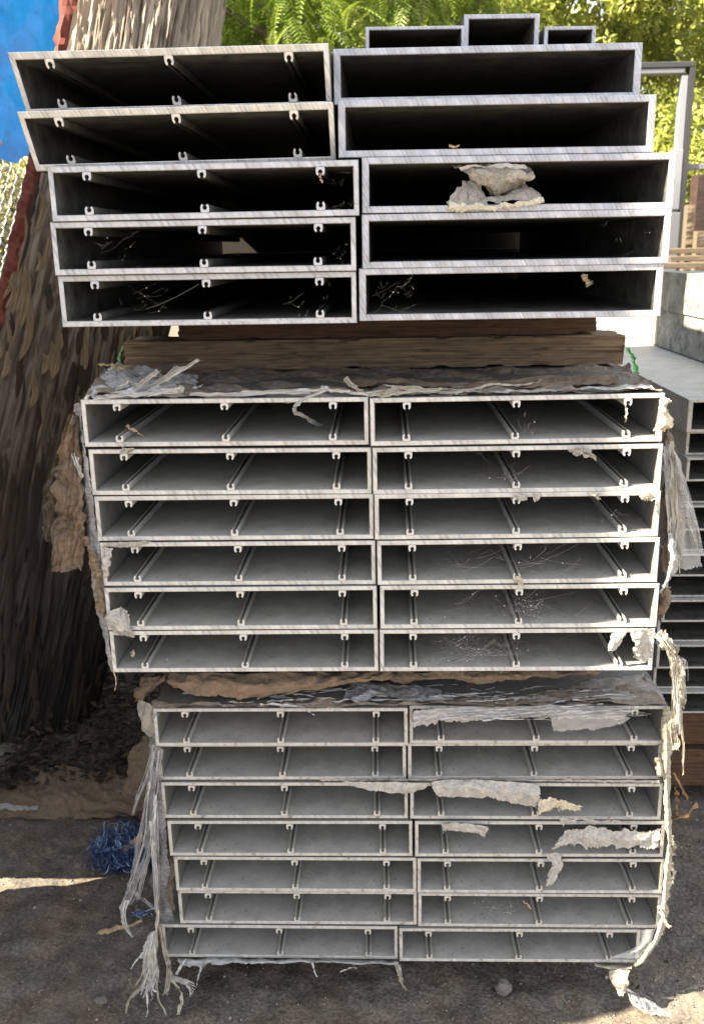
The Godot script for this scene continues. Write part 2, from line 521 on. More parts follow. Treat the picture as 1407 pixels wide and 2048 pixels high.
func bundles() -> void:
	var nth := ["top", "second", "third", "fourth", "fifth", "sixth", "lowest"]
	var rows := [
		["UL", 1, -.2010, 1.1338, -.0080, .0013], ["UL", 2, -.1977, 1.0810, -.0070, .0052], ["UL", 3, -.1742, 1.0289, .0090, 0.0], ["UL", 4, -.1781, .9755, .0064, -.0022], ["UL", 5, -.1786, .9223, -.0017, -.0020],
		["UR", 1, .1104, 1.1370, -.0350, -.0051], ["UR", 2, .1171, 1.0840, -.0030, -.0056], ["UR", 3, .1398, 1.0304, .0001, -.0067], ["UR", 4, .1391, .9768, .0004, -.0017], ["UR", 5, .1353, .9240, -.0011, -.0014],
		["ML", 1, -.1678, .7921, -.0024, -.0040], ["MR", 1, .1453, .7912, .0007, .0038], ["ML", 2, -.1652, .7367, -.0042, -.0045], ["MR", 2, .1473, .7369, .0008, .0025], ["ML", 3, -.1637, .6838, -.0037, -.0005], ["MR", 3, .1487, .6848, .0012, .0029],
		["ML", 4, -.1621, .6299, -.0030, -.0004], ["MR", 4, .1511, .6317, .0022, .0045], ["ML", 5, -.1610, .5769, .0006, .0020], ["MR", 5, .1538, .5787, .0040, .0015], ["ML", 6, -.1602, .5235, .0002, .0020], ["MR", 6, .1529, .5251, .0035, .0010],
		["BL", 1, -.1257, .4081, -.0305, .0012], ["BR", 1, .1876, .4078, -.0363, -.0021], ["BL", 2, -.1276, .3544, -.0408, .0030], ["BR", 2, .1859, .3561, -.0396, .0030], ["BL", 3, -.1255, .3018, -.0362, .0003], ["BR", 3, .1884, .3042, -.0319, -.0020],
		["BL", 4, -.1201, .2491, -.0322, .0030], ["BR", 4, .1943, .2515, -.0293, .0025], ["BL", 5, -.1152, .1965, -.0310, -.0004], ["BR", 5, .1974, .1962, -.0306, .0020], ["BL", 6, -.1144, .1440, -.0335, .0007], ["BR", 6, .1985, .1425, -.0325, -.0013], ["BL", 7, -.1395, .0915, -.0317, -.0027], ["BR", 7, .1738, .0910, -.0288, .0017]]
	var special := {
		"UL1": "topmost tube on the left, slant-cut bright end flaring out over the others", "UL2": "slant-cut tube with dark lower lip directly under the topmost left tube",
		"UL3": "square-cut tube just below the two slant-cut tubes, bright stripes on its rim", "UL4": "fourth tube down on the left with a loop of web inside", "UL5": "left tube resting just above the dark timber boards, beside the plain tubes",
		"UR1": "plain wide tube directly under the three small tubes", "UR2": "plain tube above the one stuffed with paper", "UR3": "plain tube with a crumpled paper wad stuck in its mouth", "UR4": "plain tube just below the one stuffed with paper", "UR5": "plain tube resting on the timber, lowest of the five plain ones"}
	for q in rows:
		var b: String = q[0]
		var k: int = q[1]
		var side := "left" if b[1] == "L" else "right"
		var label: String
		var group: String
		var cut := "cut_wide"
		var w := .3113
		var h := .0526
		var t := .0058
		var ts := .0052
		var mitre := 0.0
		var dusty := b[0] != "U"
		if b[0] == "U":
			label = special["%s%d" % [b, k]]
			group = "tubes of the upper stack"
			t = .0060
			if b == "UR":
				cut = "cut_fine"
				w = .3108
				h = .0531 if k > 1 else .0520
				t = .0066
				ts = .0072
				if k == 1: w = .3075
			elif k <= 2:
				mitre = .037
				cut = "cut_lit"
		elif b[0] == "M":
			cut = "cut_worn"
			t = .0050
			ts = .0047
			h = .0520
			label = "%s grey screw-channelled tube in the %s column of the middle bundle" % [nth[k - 1] if k < 6 else "lowest", side]
			group = "tubes of the middle bundle"
		else:
			label = "%s dusty screw-channelled tube in the %s column of the bundle near the ground" % [nth[k - 1], side]
			group = "tubes of the ground bundle"
			cut = "cut_dusty"
			t = .0044
			ts = .0044
			h = .0513
		make_tube(label, group, q[2], q[3], q[4], q[5], w, h, t, ts, 1.02, cut, dusty, b != "UR", mitre)
	# three small tubes on top
	var small := [[.0399, .0240, .1022, .0034, "low flat small tube, leftmost of three on top of the stack"], [.1280, .0335, .0770, .0045, "tallest small tube, middle one of three on top of the stack"], [.1978, .0208, .0526, .0036, "smallest square tube, rightmost of three on top of the stack"]]
	for s in small:
		make_tube(s[4], "small tubes lying on top", s[0], 1.1645 + s[1] / 2 - (s[0] - .11) * .0051, -.066, -.012, s[2], s[1], s[3], s[3] * 1.15, 1.0, "cut_fine", false, false)

func right_stack() -> void:
	# the stack beside it, further back
	var ys := [.734, .681, .642, .603, .562, .519, .480, .440, .399, .359, .318, .274, .231, .190]
	var xs := [.480, .485, .483, .470, .468, .470, .466, .470, .464, .462, .461, .462, .466]
	var words := ["thick bright-ended tube on top of the neighbouring stack", "second tube down in the neighbouring stack with a dead leaf inside", "third tube down in the neighbouring stack, rim poking forward", "fourth tube down in the neighbouring stack beside the torn clear plastic", "fifth tube down in the neighbouring stack behind the clear plastic", "sixth tube down in the neighbouring stack behind the clear plastic", "seventh tube down in the neighbouring stack, mostly behind the hanging plastic", "eighth tube down in the neighbouring stack at the jagged plastic edge", "ninth tube down in the neighbouring stack with dead leaves at its mouth", "tenth tube down in the neighbouring stack with tangled litter inside", "eleventh tube down in the neighbouring stack behind the looped cream plastic", "second lowest tube in the neighbouring stack", "lowest tube in the neighbouring stack, resting on brown planks"]
	for i in 13:
		var h: float = ys[i] - ys[i + 1] - .0008
		var w := .26
		make_tube(words[i], "tubes of the neighbouring stack", xs[i] + w / 2, ys[i] - h / 2, -.47 + (.006 if i == 2 else 0.0) - .012 * (i % 2), 0.0, w, h, .0048 if i == 0 else .0034, .0075 if i == 0 else .005, 2.0, "cut_dusty", true, false)
	for c in get_children():
		if str(c.get_meta("group", "")) == "tubes of the neighbouring stack": c.get_node("tube_wall").set_surface_override_material(0, M["sheet_metal"]); c.get_node("tube_wall").set_surface_override_material(1, M["mill"])
	for i in 2:
		var st := tool()
		box(st, Vector3(.44, .115 - i * .08, -1.2), Vector3(1.0, .187 - i * .08, -.495 + i * .004), .003, .002, i)
		tag(put("plank", fin(st), M["timber_dark"]), ["brown plank directly under the neighbouring stack", "brown plank on the ground under the neighbouring stack"][i], "plank", "planks under the neighbouring stack")
	# tubes lying on it
	for i in 2:
		var st := tool()
		box(st, Vector3(.650 - i * .004, .737 + i * .0855, -1.25), Vector3(.80, .8215 + i * .0855, -.30), .0015)
		tag(put("box_beam", fin(st), M["oxidised"]), ["mottled grey beam lying on the neighbouring stack, lower one", "mottled grey beam lying on top of another beam"][i], "beam", "grey beams on the neighbouring stack")
	var st2 := tool()
	box(st2, Vector3(.652, .737, -2.3), Vector3(.86, .885, -1.262), .0015)
	tag(put("box_beam", fin(st2), M["beam_cream"]), "cream sunlit beam behind the mottled grey beams", "beam")

# ---------- wood under and between ----------
func timbers() -> void:
	var st := tool()
	tag(put("timber_board", board(Vector3(-.333, .8205, -.315), Vector3(.312, .8585, -.226), 3.0), M["timber_grey"]), "long weathered board under the upper stack, cracked at its right end", "board", "boards under the upper stack")
	tag(put("timber_board", board(Vector3(-.262, .8592, -.330), Vector3(.277, .8952, -.238), 9.0), M["timber_dark"]), "shorter dark board squeezed between long board and upper stack", "board", "boards under the upper stack")
	st = tool()
	box(st, Vector3(-.30, .4360, -.32), Vector3(.33, .4935, -.20), .003, .002, 5)
	tag(put("timber_board", fin(st), M["timber_dark"]), "dark board hidden between middle and ground bundles under brown paper", "board")
	for i in 2:
		st = tool()
		box(st, Vector3([-.22, .10][i], -.01, -.50), Vector3([-.08, .24][i], .065, -.30), .004, .003, 20 + i)
		tag(put("timber_block", fin(st), M["timber_dark"]), ["dark wood block under the ground bundle behind torn film", "dark wood block under the ground bundle behind the stone"][i], "block", "blocks under the ground bundle")
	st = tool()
	box(st, Vector3(-.335, .84, -1.040), Vector3(.315, .966, -1.0265), .002, .0006, 41)  # boards added out of view to keep light out of the far ends
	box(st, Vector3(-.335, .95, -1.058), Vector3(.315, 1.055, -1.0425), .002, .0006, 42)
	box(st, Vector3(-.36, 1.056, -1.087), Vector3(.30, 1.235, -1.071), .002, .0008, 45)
	tag(put("light_block_boards", fin(st), M["board_black"]), "added dark boards blocking light at the far ends of the upper tubes", "board")

func board(lo: Vector3, hi: Vector3, sd: float) -> ArrayMesh:
	# rough-sawn weathered board: grain ridges, splits and chipped edges in the geometry
	var nx := 150
	var prof := []
	for k in 15: prof.append([Vector2(hi.z, lerpf(lo.y, hi.y, k / 14.0)), Vector2(1, 0)])
	for k in range(1, 9): prof.append([Vector2(lerpf(hi.z, lo.z, k / 8.0), hi.y), Vector2(0, 1)])
	prof.append([Vector2(lo.z, lo.y), Vector2(-1, 0)])
	var p := []
	for i in nx + 1:
		var x := lerpf(lo.x, hi.x, float(i) / nx)
		var line := []
		for k in prof.size():
			var q: Vector2 = prof[k][0]
			var n: Vector2 = prof[k][1]
			var g := grain.get_noise_3d(x * 7.0 + sd, k * 1.7, sd) * .0013 + grain.get_noise_3d(x * 30.0, k * 3.1, sd) * .0005
			var cr := grain.get_noise_3d(x * 2.2 + sd * 3.0, k * .45, sd + 7.0)
			var endness := clampf((absf(x - (lo.x + hi.x) * .5) - (hi.x - lo.x) * .36) * 12.0, 0, 1)
			g -= maxf(1.0 - absf(cr) / (.035 + .05 * endness), 0.0) * .0035
			var chip := maxf(grain.get_noise_3d(x * 16.0 + sd, 3.0, sd) - .15, 0.0) * .012
			if k == 14 or k == 0: q += Vector2(-chip, -chip if k == 14 else chip)
			q += n * g
			var xe := x
			if i == 0 or i == nx: xe += grain.get_noise_2d(k * 1.3 + sd, i) * .004
			line.append(Vector3(xe, q.y, q.x))
		p.append(line)
	var st := tool()
	var m := prof.size()
	for i in nx:
		for k in m:
			var k2 := (k + 1) % m
			quad(st, p[i][k], p[i + 1][k], p[i + 1][k2], p[i][k2], Vector2(p[i][k].x, k * .0027), Vector2(p[i + 1][k].x, k * .0027), Vector2(p[i + 1][k].x, k * .0027 + .0027), Vector2(p[i][k].x, k * .0027 + .0027))
	for k in range(1, m - 1):
		quad(st, p[0][0], p[0][k], p[0][k + 1], p[0][0], Vector2(0, 0), Vector2(.002, k * .002), Vector2(.004, k * .002), Vector2(0, 0))
		quad(st, p[nx][0], p[nx][k + 1], p[nx][k], p[nx][0], Vector2(0, 0), Vector2(.004, k * .002), Vector2(.002, k * .002), Vector2(0, 0))
	return fin(st)

# ---------- leaning trunk ----------
func trunk() -> void:
	var o := base("leaning_trunk", "leaning shaggy-barked tree trunk with a red inner bark edge", "tree trunk", Vector3(-.85, 0, -.85))
	var path := [Vector3(-.865, -.06, 0), Vector3(-.80, .108, 0), Vector3(-.656, .588, 0), Vector3(-.577, .838, 0), Vector3(-.4825, 1.124, 0), Vector3(-.405, 1.41, 0), Vector3(-.29, 1.95, 0)]
	var rad := [.20, .183, .163, .154, .142, .124, .115]
	var fib := FastNoiseLite.new()
	fib.seed = 4
	fib.frequency = 1.0
	fib.fractal_octaves = 3
	fib.fractal_type = FastNoiseLite.FRACTAL_RIDGED
	var na := 300
	var nh := 300
	var pts := []
	var cols := []
	for j in nh + 1:
		var t := float(j) / nh
		var c: Vector3 = along(path, t)
		c.z = -.85
		var r: float = along(rad, t)
		var line := []
		var lc := []
		for i in na + 1:
			var a := TAU * (i % na) / na
			var s := Vector3(cos(a) * 9.0, sin(a) * 9.0, c.y * 2.2)
			s += Vector3(grain.get_noise_3d(cos(a) * 3.0, sin(a) * 3.0, c.y * 3.5), grain.get_noise_3d(cos(a) * 3.0 + 9, sin(a) * 3.0, c.y * 3.5), 0) * .8
			var n := fib.get_noise_3dv(s)
			var n2 := grain.get_noise_3d(cos(a) * 30.0, sin(a) * 30.0, c.y * 7.0)
			var fz := grain.get_noise_3d(cos(a) * 5.0 + s.x * .25, sin(a) * 5.0, c.y * 1.3 + 12.0)
			var fz2 := grain.get_noise_3d(cos(a) * 10.0 + 31.0 + s.y * .2, sin(a) * 10.0, c.y * 2.4)
			var crack := maxf(1.0 - absf(fz) / .045, 0.0) * .011 + maxf(1.0 - absf(fz2) / .07, 0.0) * .007
			var lump := grain.get_noise_3d(cos(a) * 1.2, sin(a) * 1.2, c.y * 1.5)
			var rr: float = r * (1.0 + lump * .03) + n * .007 + n2 * .005 + fib.get_noise_3d(cos(a) * 21.0, sin(a) * 21.0, c.y * 5.0 + 30.0) * .004 - crack
			line.append(c + Vector3(cos(a) * rr, 0, signf(sin(a)) * pow(absf(sin(a)), .75) * rr * .8) - Vector3(-.85, 0, -.85))
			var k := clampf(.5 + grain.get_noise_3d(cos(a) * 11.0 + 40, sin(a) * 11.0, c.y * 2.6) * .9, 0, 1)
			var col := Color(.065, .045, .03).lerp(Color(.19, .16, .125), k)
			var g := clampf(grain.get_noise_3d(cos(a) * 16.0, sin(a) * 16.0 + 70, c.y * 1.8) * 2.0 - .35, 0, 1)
			col = col.lerp(Color(.30, .25, .195), clampf((c.y - .95) * 2.2, 0, .8) * (.4 + k)) if c.y > .95 else col * lerpf(.07, 1.0, clampf((c.y - .15) / .8, 0, 1))  # shade painted in: bark darkened towards the base, paler above as if sunlit
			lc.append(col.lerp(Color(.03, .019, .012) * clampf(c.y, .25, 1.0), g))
		pts.append(line)
		cols.append(lc)
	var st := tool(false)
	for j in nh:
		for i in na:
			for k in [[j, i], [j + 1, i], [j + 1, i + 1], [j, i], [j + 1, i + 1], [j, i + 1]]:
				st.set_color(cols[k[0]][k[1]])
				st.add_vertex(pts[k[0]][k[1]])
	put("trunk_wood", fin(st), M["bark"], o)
	# loose fibrous strips
	for i in 230:
		var t := rng.randf_range(.06, .74)
		var a := rng.randf_range(.1, PI - .15)
		var l := rng.randf_range(.04, .16)
		var q := []
		for k in 4:
			var tt := t + (k / 3.0 - .5) * l * .5
			var c: Vector3 = along(path, tt) + Vector3(.85, 0, 0)
			var r: float = along(rad, tt)
			var aa := a + rng.randf_range(-.02, .02) + k * .02
			q.append(c + Vector3(cos(aa), 0, pow(absf(sin(aa)), .75) * .8) * (r + .007 + (.012 if k == 0 else 0.0) * rng.randf() + (.016 if k == 3 else 0.0) * rng.randf()))
		put("bark_strip", splinter(q, rng.randf_range(.005, .017)), M["bark_strip_dark" if i % 3 == 2 or t < .36 else "bark_strip"], o)  # low strips all dark: shade at the trunk base painted in
	# the red edge
	var rs := tool(false)
	var rings := []
	for j in 170:
		var t := j / 169.0
		var c: Vector3 = along(path, t) + Vector3(.85, 0, 0)
		var r: float = along(rad, t)
		var cc := c + Vector3(-r * .985, 0, r * .34)
		var ring := []
		for k in 14:
			var a := TAU * k / 14
			var e := Vector3(cos(a) * .0205, 0, sin(a) * .028)

			var n := 1.0 + grain.get_noise_3d(t * 60.0, cos(a) * 3.0, sin(a) * 3.0) * .30 + grain.get_noise_3d(t * 260.0, cos(a) * 9.0, sin(a) * 9.0) * .30
			ring.append(cc + e * n)
		rings.append(ring)
	for j in 169:
		for k in 14:
			quad(rs, rings[j][k], rings[j + 1][k], rings[j + 1][(k + 1) % 14], rings[j][(k + 1) % 14])
	put("red_bark_edge", fin(rs), M["bark_red"], o)

func splinter(pts: Array, w: float) -> ArrayMesh:
	# a straight torn strip, pointed at both ends
	var st := tool(false)
	var n := 9
	var prev := []
	var lean := rng.randf_range(-.5, .5)
	for i in n + 1:
		var t := float(i) / n
		var c: Vector3 = along(pts, t)
		var d: Vector3 = (along(pts, minf(t + .1, 1.0)) - along(pts, maxf(t - .1, 0.0))).normalized()
		var side := d.cross(Vector3(0, 0, 1)).normalized()
		var k := minf(1.0, minf(t * rng.randf_range(3.0, 5.0), (1.0 - t) * rng.randf_range(2.0, 4.0)) + .08)
		var l := c - side * w * .5 * k + side * w * lean * (t - .5)
		var r := c + side * w * .5 * k + side * w * lean * (t - .5)
		var m := (l + r) * .5 + Vector3(0, 0, w * .22 * k)
		if i > 0:
			quad(st, prev[0], prev[1], m, l, Vector2(t * .1, 0), Vector2(t * .1, w), Vector2(t * .1 + .01, w), Vector2(t * .1 + .01, 0))
			quad(st, prev[1], prev[2], r, m, Vector2(t * .1, w), Vector2(t * .1, 2 * w), Vector2(t * .1 + .01, 2 * w), Vector2(t * .1 + .01, w))
		prev = [l, m, r]
	return fin(st)

# ---------- foliage ----------
func frond_mesh() -> ArrayMesh:
	var st := tool(false)
	var prev := Vector3.ZERO
	var n := 15
	for i in n:
		var t := float(i) / (n - 1)
		var p := Vector3(0, -.30 * t * t * .55 , .27 * t)
		if i > 0:
			quad(st, prev + Vector3(-.001, 0, 0), prev + Vector3(.001, 0, 0), p + Vector3(.001, 0, 0), p + Vector3(-.001, 0, 0))
		prev = p
		if i < 1: continue
		var l := .052 * sin(PI * clampf(t * .9 + .12, 0, 1)) + .008
		for s in [-1.0, 1.0]:
			var d := Vector3(s * .92, -.28, .42).normalized() * l
			var m := p + d * .5
			var e := p + d
			var wv := Vector3(0, -.1, 1).normalized() * .0062
			var fold := Vector3(0, .003, 0)
			quad(st, p, m + wv + fold, e, m - wv + fold)
	return fin(st)

func leaf_mesh(l: float, w: float) -> ArrayMesh:
	# a spray of five folded leaves
	var st := tool(false)
	var r := RandomNumberGenerator.new()
	r.seed = 77
	for k in 5:
		var a := TAU * k / 5.0 + r.randf() * .6
		var up := r.randf_range(-.3, .8)
		var d := Vector3(cos(a), up, sin(a)).normalized()
		var s := d.cross(Vector3(r.randf() - .5, 1, r.randf() - .5)).normalized() * w
		var b := d * l * .15
		quad(st, b, b + d * l * .45 + s + Vector3(0, w * .4, 0), b + d * l, b + d * l * .45 - s + Vector3(0, w * .4, 0))
	return fin(st)

func cloud(parent: Node3D, called: String, mesh: Mesh, clumps: Array, n: int, size: Vector2, c0: Color, c1: Color, droop := false) -> void:
	var mm := MultiMesh.new()
	mm.transform_format = MultiMesh.TRANSFORM_3D
	mm.use_colors = true
	mm.mesh = mesh
	mm.instance_count = n
	for i in n:
		var c: Array = clumps[rng.randi() % clumps.size()]
		var d := Vector3(rng.randfn(), rng.randfn(), rng.randfn()).normalized() * pow(rng.randf(), .45)
		var p: Vector3 = c[0] + d * c[1]
		var b := Basis.from_euler(Vector3(rng.randf_range(-.3, .9) if droop else rng.randf() * TAU, rng.randf() * TAU, rng.randf_range(-.4, .4) if droop else rng.randf() * TAU))
		b = b.scaled(Vector3.ONE * rng.randf_range(size.x, size.y))
		mm.set_instance_transform(i, Transform3D(b, p))
		mm.set_instance_color(i, c0.lerp(c1, rng.randf()))
	var o := MultiMeshInstance3D.new()
	o.multimesh = mm
	o.material_override = M["leaf"]
	o.name = called
	parent.add_child(o, true)
	o.set_meta("kind", "stuff")

func limbs(parent: Node3D, root: Vector3, fork: Vector3, tips: Array, r: float) -> void:
	var st := tool(true)
	tube_along(st, [root, root.lerp(fork, .5) + Vector3(.02, 0, .03), fork], r, 8, r * .7)
	put("trunk", fin(st), M["twig"], parent)
	for t in tips:
		var s2 := tool(true)
		tube_along(s2, [fork, fork.lerp(t, .4) + Vector3(0, r, 0), t], r * .5, 6, r * .12)
		put("branch", fin(s2), M["twig"], parent)

func trees() -> void:
	# feathery tree just behind the stack
	var o := base("feathery_tree", "feathery-leaved bright green tree overhanging behind the trunk", "tree", Vector3(-.1, 0, -4.3))
	var clumps := []
	var tips := []
	for i in 60:
		var p := Vector3(rng.randf_range(-1.3, .95), rng.randf_range(1.7, 2.8), rng.randf_range(-.7, .7))
		clumps.append([p, rng.randf_range(.18, .34)])
		if i % 10 == 0: tips.append(p)
	limbs(o, Vector3(.25, 0, -.2), Vector3(.15, 1.6, -.1), tips, .06)
	cloud(o, "crown", frond_mesh(), clumps, 6500, Vector2(.45, .85), Color(.10, .17, .016), Color(.27, .34, .04), true)
	# bushy trees beyond
	var kinds := [
		[Vector3(2.3, 0, -7.2), 1.55, 3.6, "bushy yellow-green tree behind the gate frame on the right"],
		[Vector3(.55, 0, -8.3), 1.2, 3.4, "bushy olive tree behind the three small tubes"],
		[Vector3(4.6, 0, -9.5), 1.8, 4.2, "broad green tree furthest to the right behind the gate"],
		[Vector3(-1.9, 0, -9.0), 1.6, 4.0, "darker tree standing behind the feathery tree"],
		[Vector3(-6.5, 0, -10.5), 1.8, 2.6, "pale shrubby tree seen through the chain-link fence"]]
	var lm := leaf_mesh(.060, .013)
	for k in kinds:
		var t := base("bushy_tree", k[3], "tree", k[0], "trees in the background")
		var cl := []
		var tp := []
		for i in 46:
			var a := rng.randf() * TAU
			var hh := rng.randf_range(.5, k[2])
			var rr: float = k[1] * sqrt(rng.randf()) * (1.0 - .35 * absf(hh / k[2] - .5))
			var p := Vector3(cos(a) * rr, hh, sin(a) * rr)
			cl.append([p, rng.randf_range(.22, .5)])
			if i % 9 == 0: tp.append(p)
		limbs(t, Vector3.ZERO, Vector3(.05, 1.0, 0), tp, .05)
		cloud(t, "crown", lm, cl, 26000, Vector2(.7, 1.4), Color(.15, .19, .028), Color(.40, .41, .08))
	var db := base("dry_shrub", "pale yellowish dry shrub close behind the chain-link fence", "shrub", Vector3(-2.9, 0, -4.6))
	var dc := []
	for i in 40: dc.append([Vector3(rng.randf_range(-1.3, 1.3), rng.randf_range(-.1, 1.65), rng.randf_range(-1.2, 1.2)), .28])
	cloud(db, "leaves", leaf_mesh(.05, .012), dc, 15000, Vector2(.7, 1.4), Color(.14, .135, .045), Color(.33, .30, .14))
	# a hedge closes the view
	var hd := base("hedge", "long dark green hedge behind all the trees", "hedge", Vector3(0, 0, -14))
	var hc := []
	for i in 150: hc.append([Vector3(rng.randf_range(-20, 22), rng.randf_range(.1, 2.1), rng.randf_range(-.6, .6)), .55])
	cloud(hd, "leaves", leaf_mesh(.11, .03), hc, 28000, Vector2(.8, 1.6), Color(.03, .06, .012), Color(.09, .13, .03))

# ---------- left and right background ----------
func fence_and_tarp() -> void:
	var o := base("chain_link_fence", "galvanised chain-link fence at the left below the blue tarp", "fence", Vector3(-1.24, 0, -1.5))
	var st := tool(true)
	var pts := []
	for i in 38:
		var y := i * .035
		var s := 1.0 if i % 2 == 0 else -1.0
		pts.append(Vector3(.003 * s, y - .006, .0165 * s))
		pts.append(Vector3(-.003 * s, y + .006, .0165 * s))
	tube_along(st, pts, .0019, 5)
	var wm := fin(st)
	for i in 52:
		var w := put("wire", wm, M["galvanised"], o)
		w.position = Vector3(0, .0, -.034 * i)
		if i % 2: w.rotation.y = PI
	var ps := tool(true)
	tube_along(ps, [Vector3(0, 0, -1.75), Vector3(0, 1.32, -1.75)], .02, 10)
	put("post", fin(ps), M["galvanised"], o)
	var rs := tool(true)
	tube_along(rs, [Vector3(0, 1.32, .3), Vector3(0, 1.32, -2.6)], .017, 10)
	put("rail", fin(rs), M["galvanised"], o)
	# tarp on the fence line
	var rows := []
	for j in 5:
		var row := []
		for i in 8:
			var z := lerpf(-1.3, -3.75, i / 7.0)
			var y := lerpf(2.3, 1.285, j / 4.0) + (.012 * sin(i * 2.1) if j == 4 else 0.0)
			row.append(Vector3(-1.22 + .035 * sin(i * 1.9 + j * .7) + (.02 if j == 4 else 0.0), y, z))
		rows.append(row)
	tag(put("blue_tarp", sheet_mesh(rows, .05, [0, 0, 0, 0], .022, .07, true), M["tarp"]), "bright blue tarpaulin hanging above the chain-link fence", "tarpaulin")

func gate_side() -> void:
	var z := -3.5
	var o := base("gate_frame", "grey metal gate frame with dark edge before the bushes", "gate", Vector3(at(1375, 420, z).x, 0, z))
	var bar := func(a: Vector3, b: Vector3, wx: float, wz: float, m: String, called: String) -> void:
		var st := tool()
		var d := b - a
		if absf(d.x) > absf(d.y): box(st, Vector3(minf(a.x, b.x), a.y - wx, z - wz), Vector3(maxf(a.x, b.x), a.y + wx, z + wz), .003)
		else: box(st, Vector3(a.x - wx, minf(a.y, b.y), z - wz), Vector3(a.x + wx, maxf(a.y, b.y), z + wz), .003)
		var n := put(called, fin(st), M[m], o)
		n.position = -o.position
	var tl := at(1240, 140, z)
	var tr := at(1374, 138, z)
	tr.y = tl.y
	bar.call(Vector3(tl.x, tl.y + .012, z), Vector3(tr.x + .02, tl.y + .012, z), .012, .03, "gate_dark", "top_rail")
	bar.call(Vector3(tl.x, tl.y - .012, z), Vector3(tr.x - .02, tl.y - .012, z), .0115, .026, "gate_grey", "inner_rail")
	bar.call(Vector3(tr.x - .016, .2, z), Vector3(tr.x - .016, tl.y - .03, z), .014, .022, "galvanised", "upright")
	bar.call(Vector3(tr.x + .014, .2, z), Vector3(tr.x + .014, tl.y, z), .0115, .030, "gate_dark", "dark_upright")
	var sl := at(1352, 300, z)
	bar.call(Vector3(sl.x, at(1350, 420, z).y, z), Vector3(sl.x, sl.y, z), .020, .030, "galvanised", "sleeve")
	var rl := at(1420, 333, z)
	bar.call(Vector3(tr.x + .03, rl.y, z), Vector3(tr.x + .8, rl.y, z), .013, .013, "gate_grey", "side_rail")
	# brown post and boards
	z = -3.3
	var p := at(1397, 350, z)
	var st := tool()
	box(st, Vector3(p.x - .018, 0, z - .05), Vector3(p.x + .09, p.y, z + .05), .004)
	tag(put("brown_post", fin(st), M["post_brown"]), "dark brown square post at the right edge behind a pale stake", "post")
	var q := at(1379, 410, -3.0)
	st = tool()
	box(st, Vector3(q.x - .014, .3, -3.03), Vector3(q.x + .014, q.y, -2.98), .002)
	tag(put("pale_stake", fin(st), M["timber_pale"]), "pale upright wooden stake before the brown post", "stake")
	var q2 := at(1404, 462, -2.9)
	st = tool()
	box(st, Vector3(q2.x - .02, .3, -2.95), Vector3(q2.x + .10, q2.y, -2.90), .002)
	tag(put("pale_board", fin(st), M["timber_pale"]), "short pale board end at the right edge below the brown post", "board")
	for i in 3:
		var y := at(1380, [497, 512, 524][i], -2.5).y
		var a := at([1325, 1338, 1300][i], 500, -2.5).x
		st = tool()
		box(st, Vector3(a, y - .018, -2.75 + i * .12), Vector3(a + .9, y, -2.60 + i * .12), .002, .002, 60 + i)
		tag(put("pale_plank", fin(st), M["timber_pale"]), ["pale plank furthest back on the sunlit timber pile", "pale plank in the middle of the sunlit timber pile", "pale plank nearest on the sunlit timber pile"][i], "plank", "sunlit planks behind the grey beams")
	# light sheet metal behind
	st = tool()
	var s0 := at(1342, 425, -3.1)
	box(st, Vector3(s0.x - .3, .2, -3.16), Vector3(s0.x + .035, s0.y, -3.10), .002)
	tag(put("metal_panel", fin(st), M["gate_grey"]), "pale metal panel below the gate sleeve", "panel")
	# green strap
	var g := put("green_strap", ribbon_mesh(seen([1243, 688, -.24, 1256, 700, -.20, 1266, 722, -.17, 1272, 747, -.15]), .0045, .0055, .3), M["strap_green"])
	tag(g, "thin green plastic strap curling off the right end of the board", "strap")
	var g2 := put("green_strap", ribbon_mesh(seen([247, 690, -.30, 241, 702, -.27, 238, 716, -.25, 240, 735, -.25]), .0035, .004, .3), M["strap_green"])
	tag(g2, "short green strap end at the left end of the board", "strap")

func shade_panels() -> void:
	# sheets added out of view to cast shade; slit shaped for the sun streak
	var poly := func(pts: Array, xx: float, called: String, label: String) -> void:
		var s := tool()
		for k in range(1, pts.size() - 1):
			for x in [xx, xx - .016]:
				quad(s, Vector3(x, pts[0][1], pts[0][0]), Vector3(x, pts[k][1], pts[k][0]), Vector3(x, pts[k + 1][1], pts[k + 1][0]), Vector3(x, pts[0][1], pts[0][0]))
		for k in pts.size():
			var a: Array = pts[k]
			var b: Array = pts[(k + 1) % pts.size()]
			quad(s, Vector3(xx, a[1], a[0]), Vector3(xx, b[1], b[0]), Vector3(xx - .016, b[1], b[0]), Vector3(xx - .016, a[1], a[0]))
		tag(put(called, fin(s), M["timber_pale"]), label, "shade_panel", "added shade sheets out of view at the left")
	poly.call([[.328, 0.0], [.328, 2.25], [-.166, 2.25], [-.166, .343], [-.214, 0.0]], -.75, "shade_sheet", "tall added shade sheet out of view at the left, nearer the viewer")
	poly.call([[-.60, 0.0], [-.279, 0.0], [-.158, .343], [-.158, 1.36], [-.60, 1.36]], -.770, "shade_sheet", "narrow lower added shade sheet out of view, behind the tall one")
	poly.call([[-1.42, 0.0], [-.45, 0.0], [-.45, 1.62], [-1.42, 1.62]], -1.070, "shade_sheet", "added shade sheet furthest left, out of view beside the trunk")

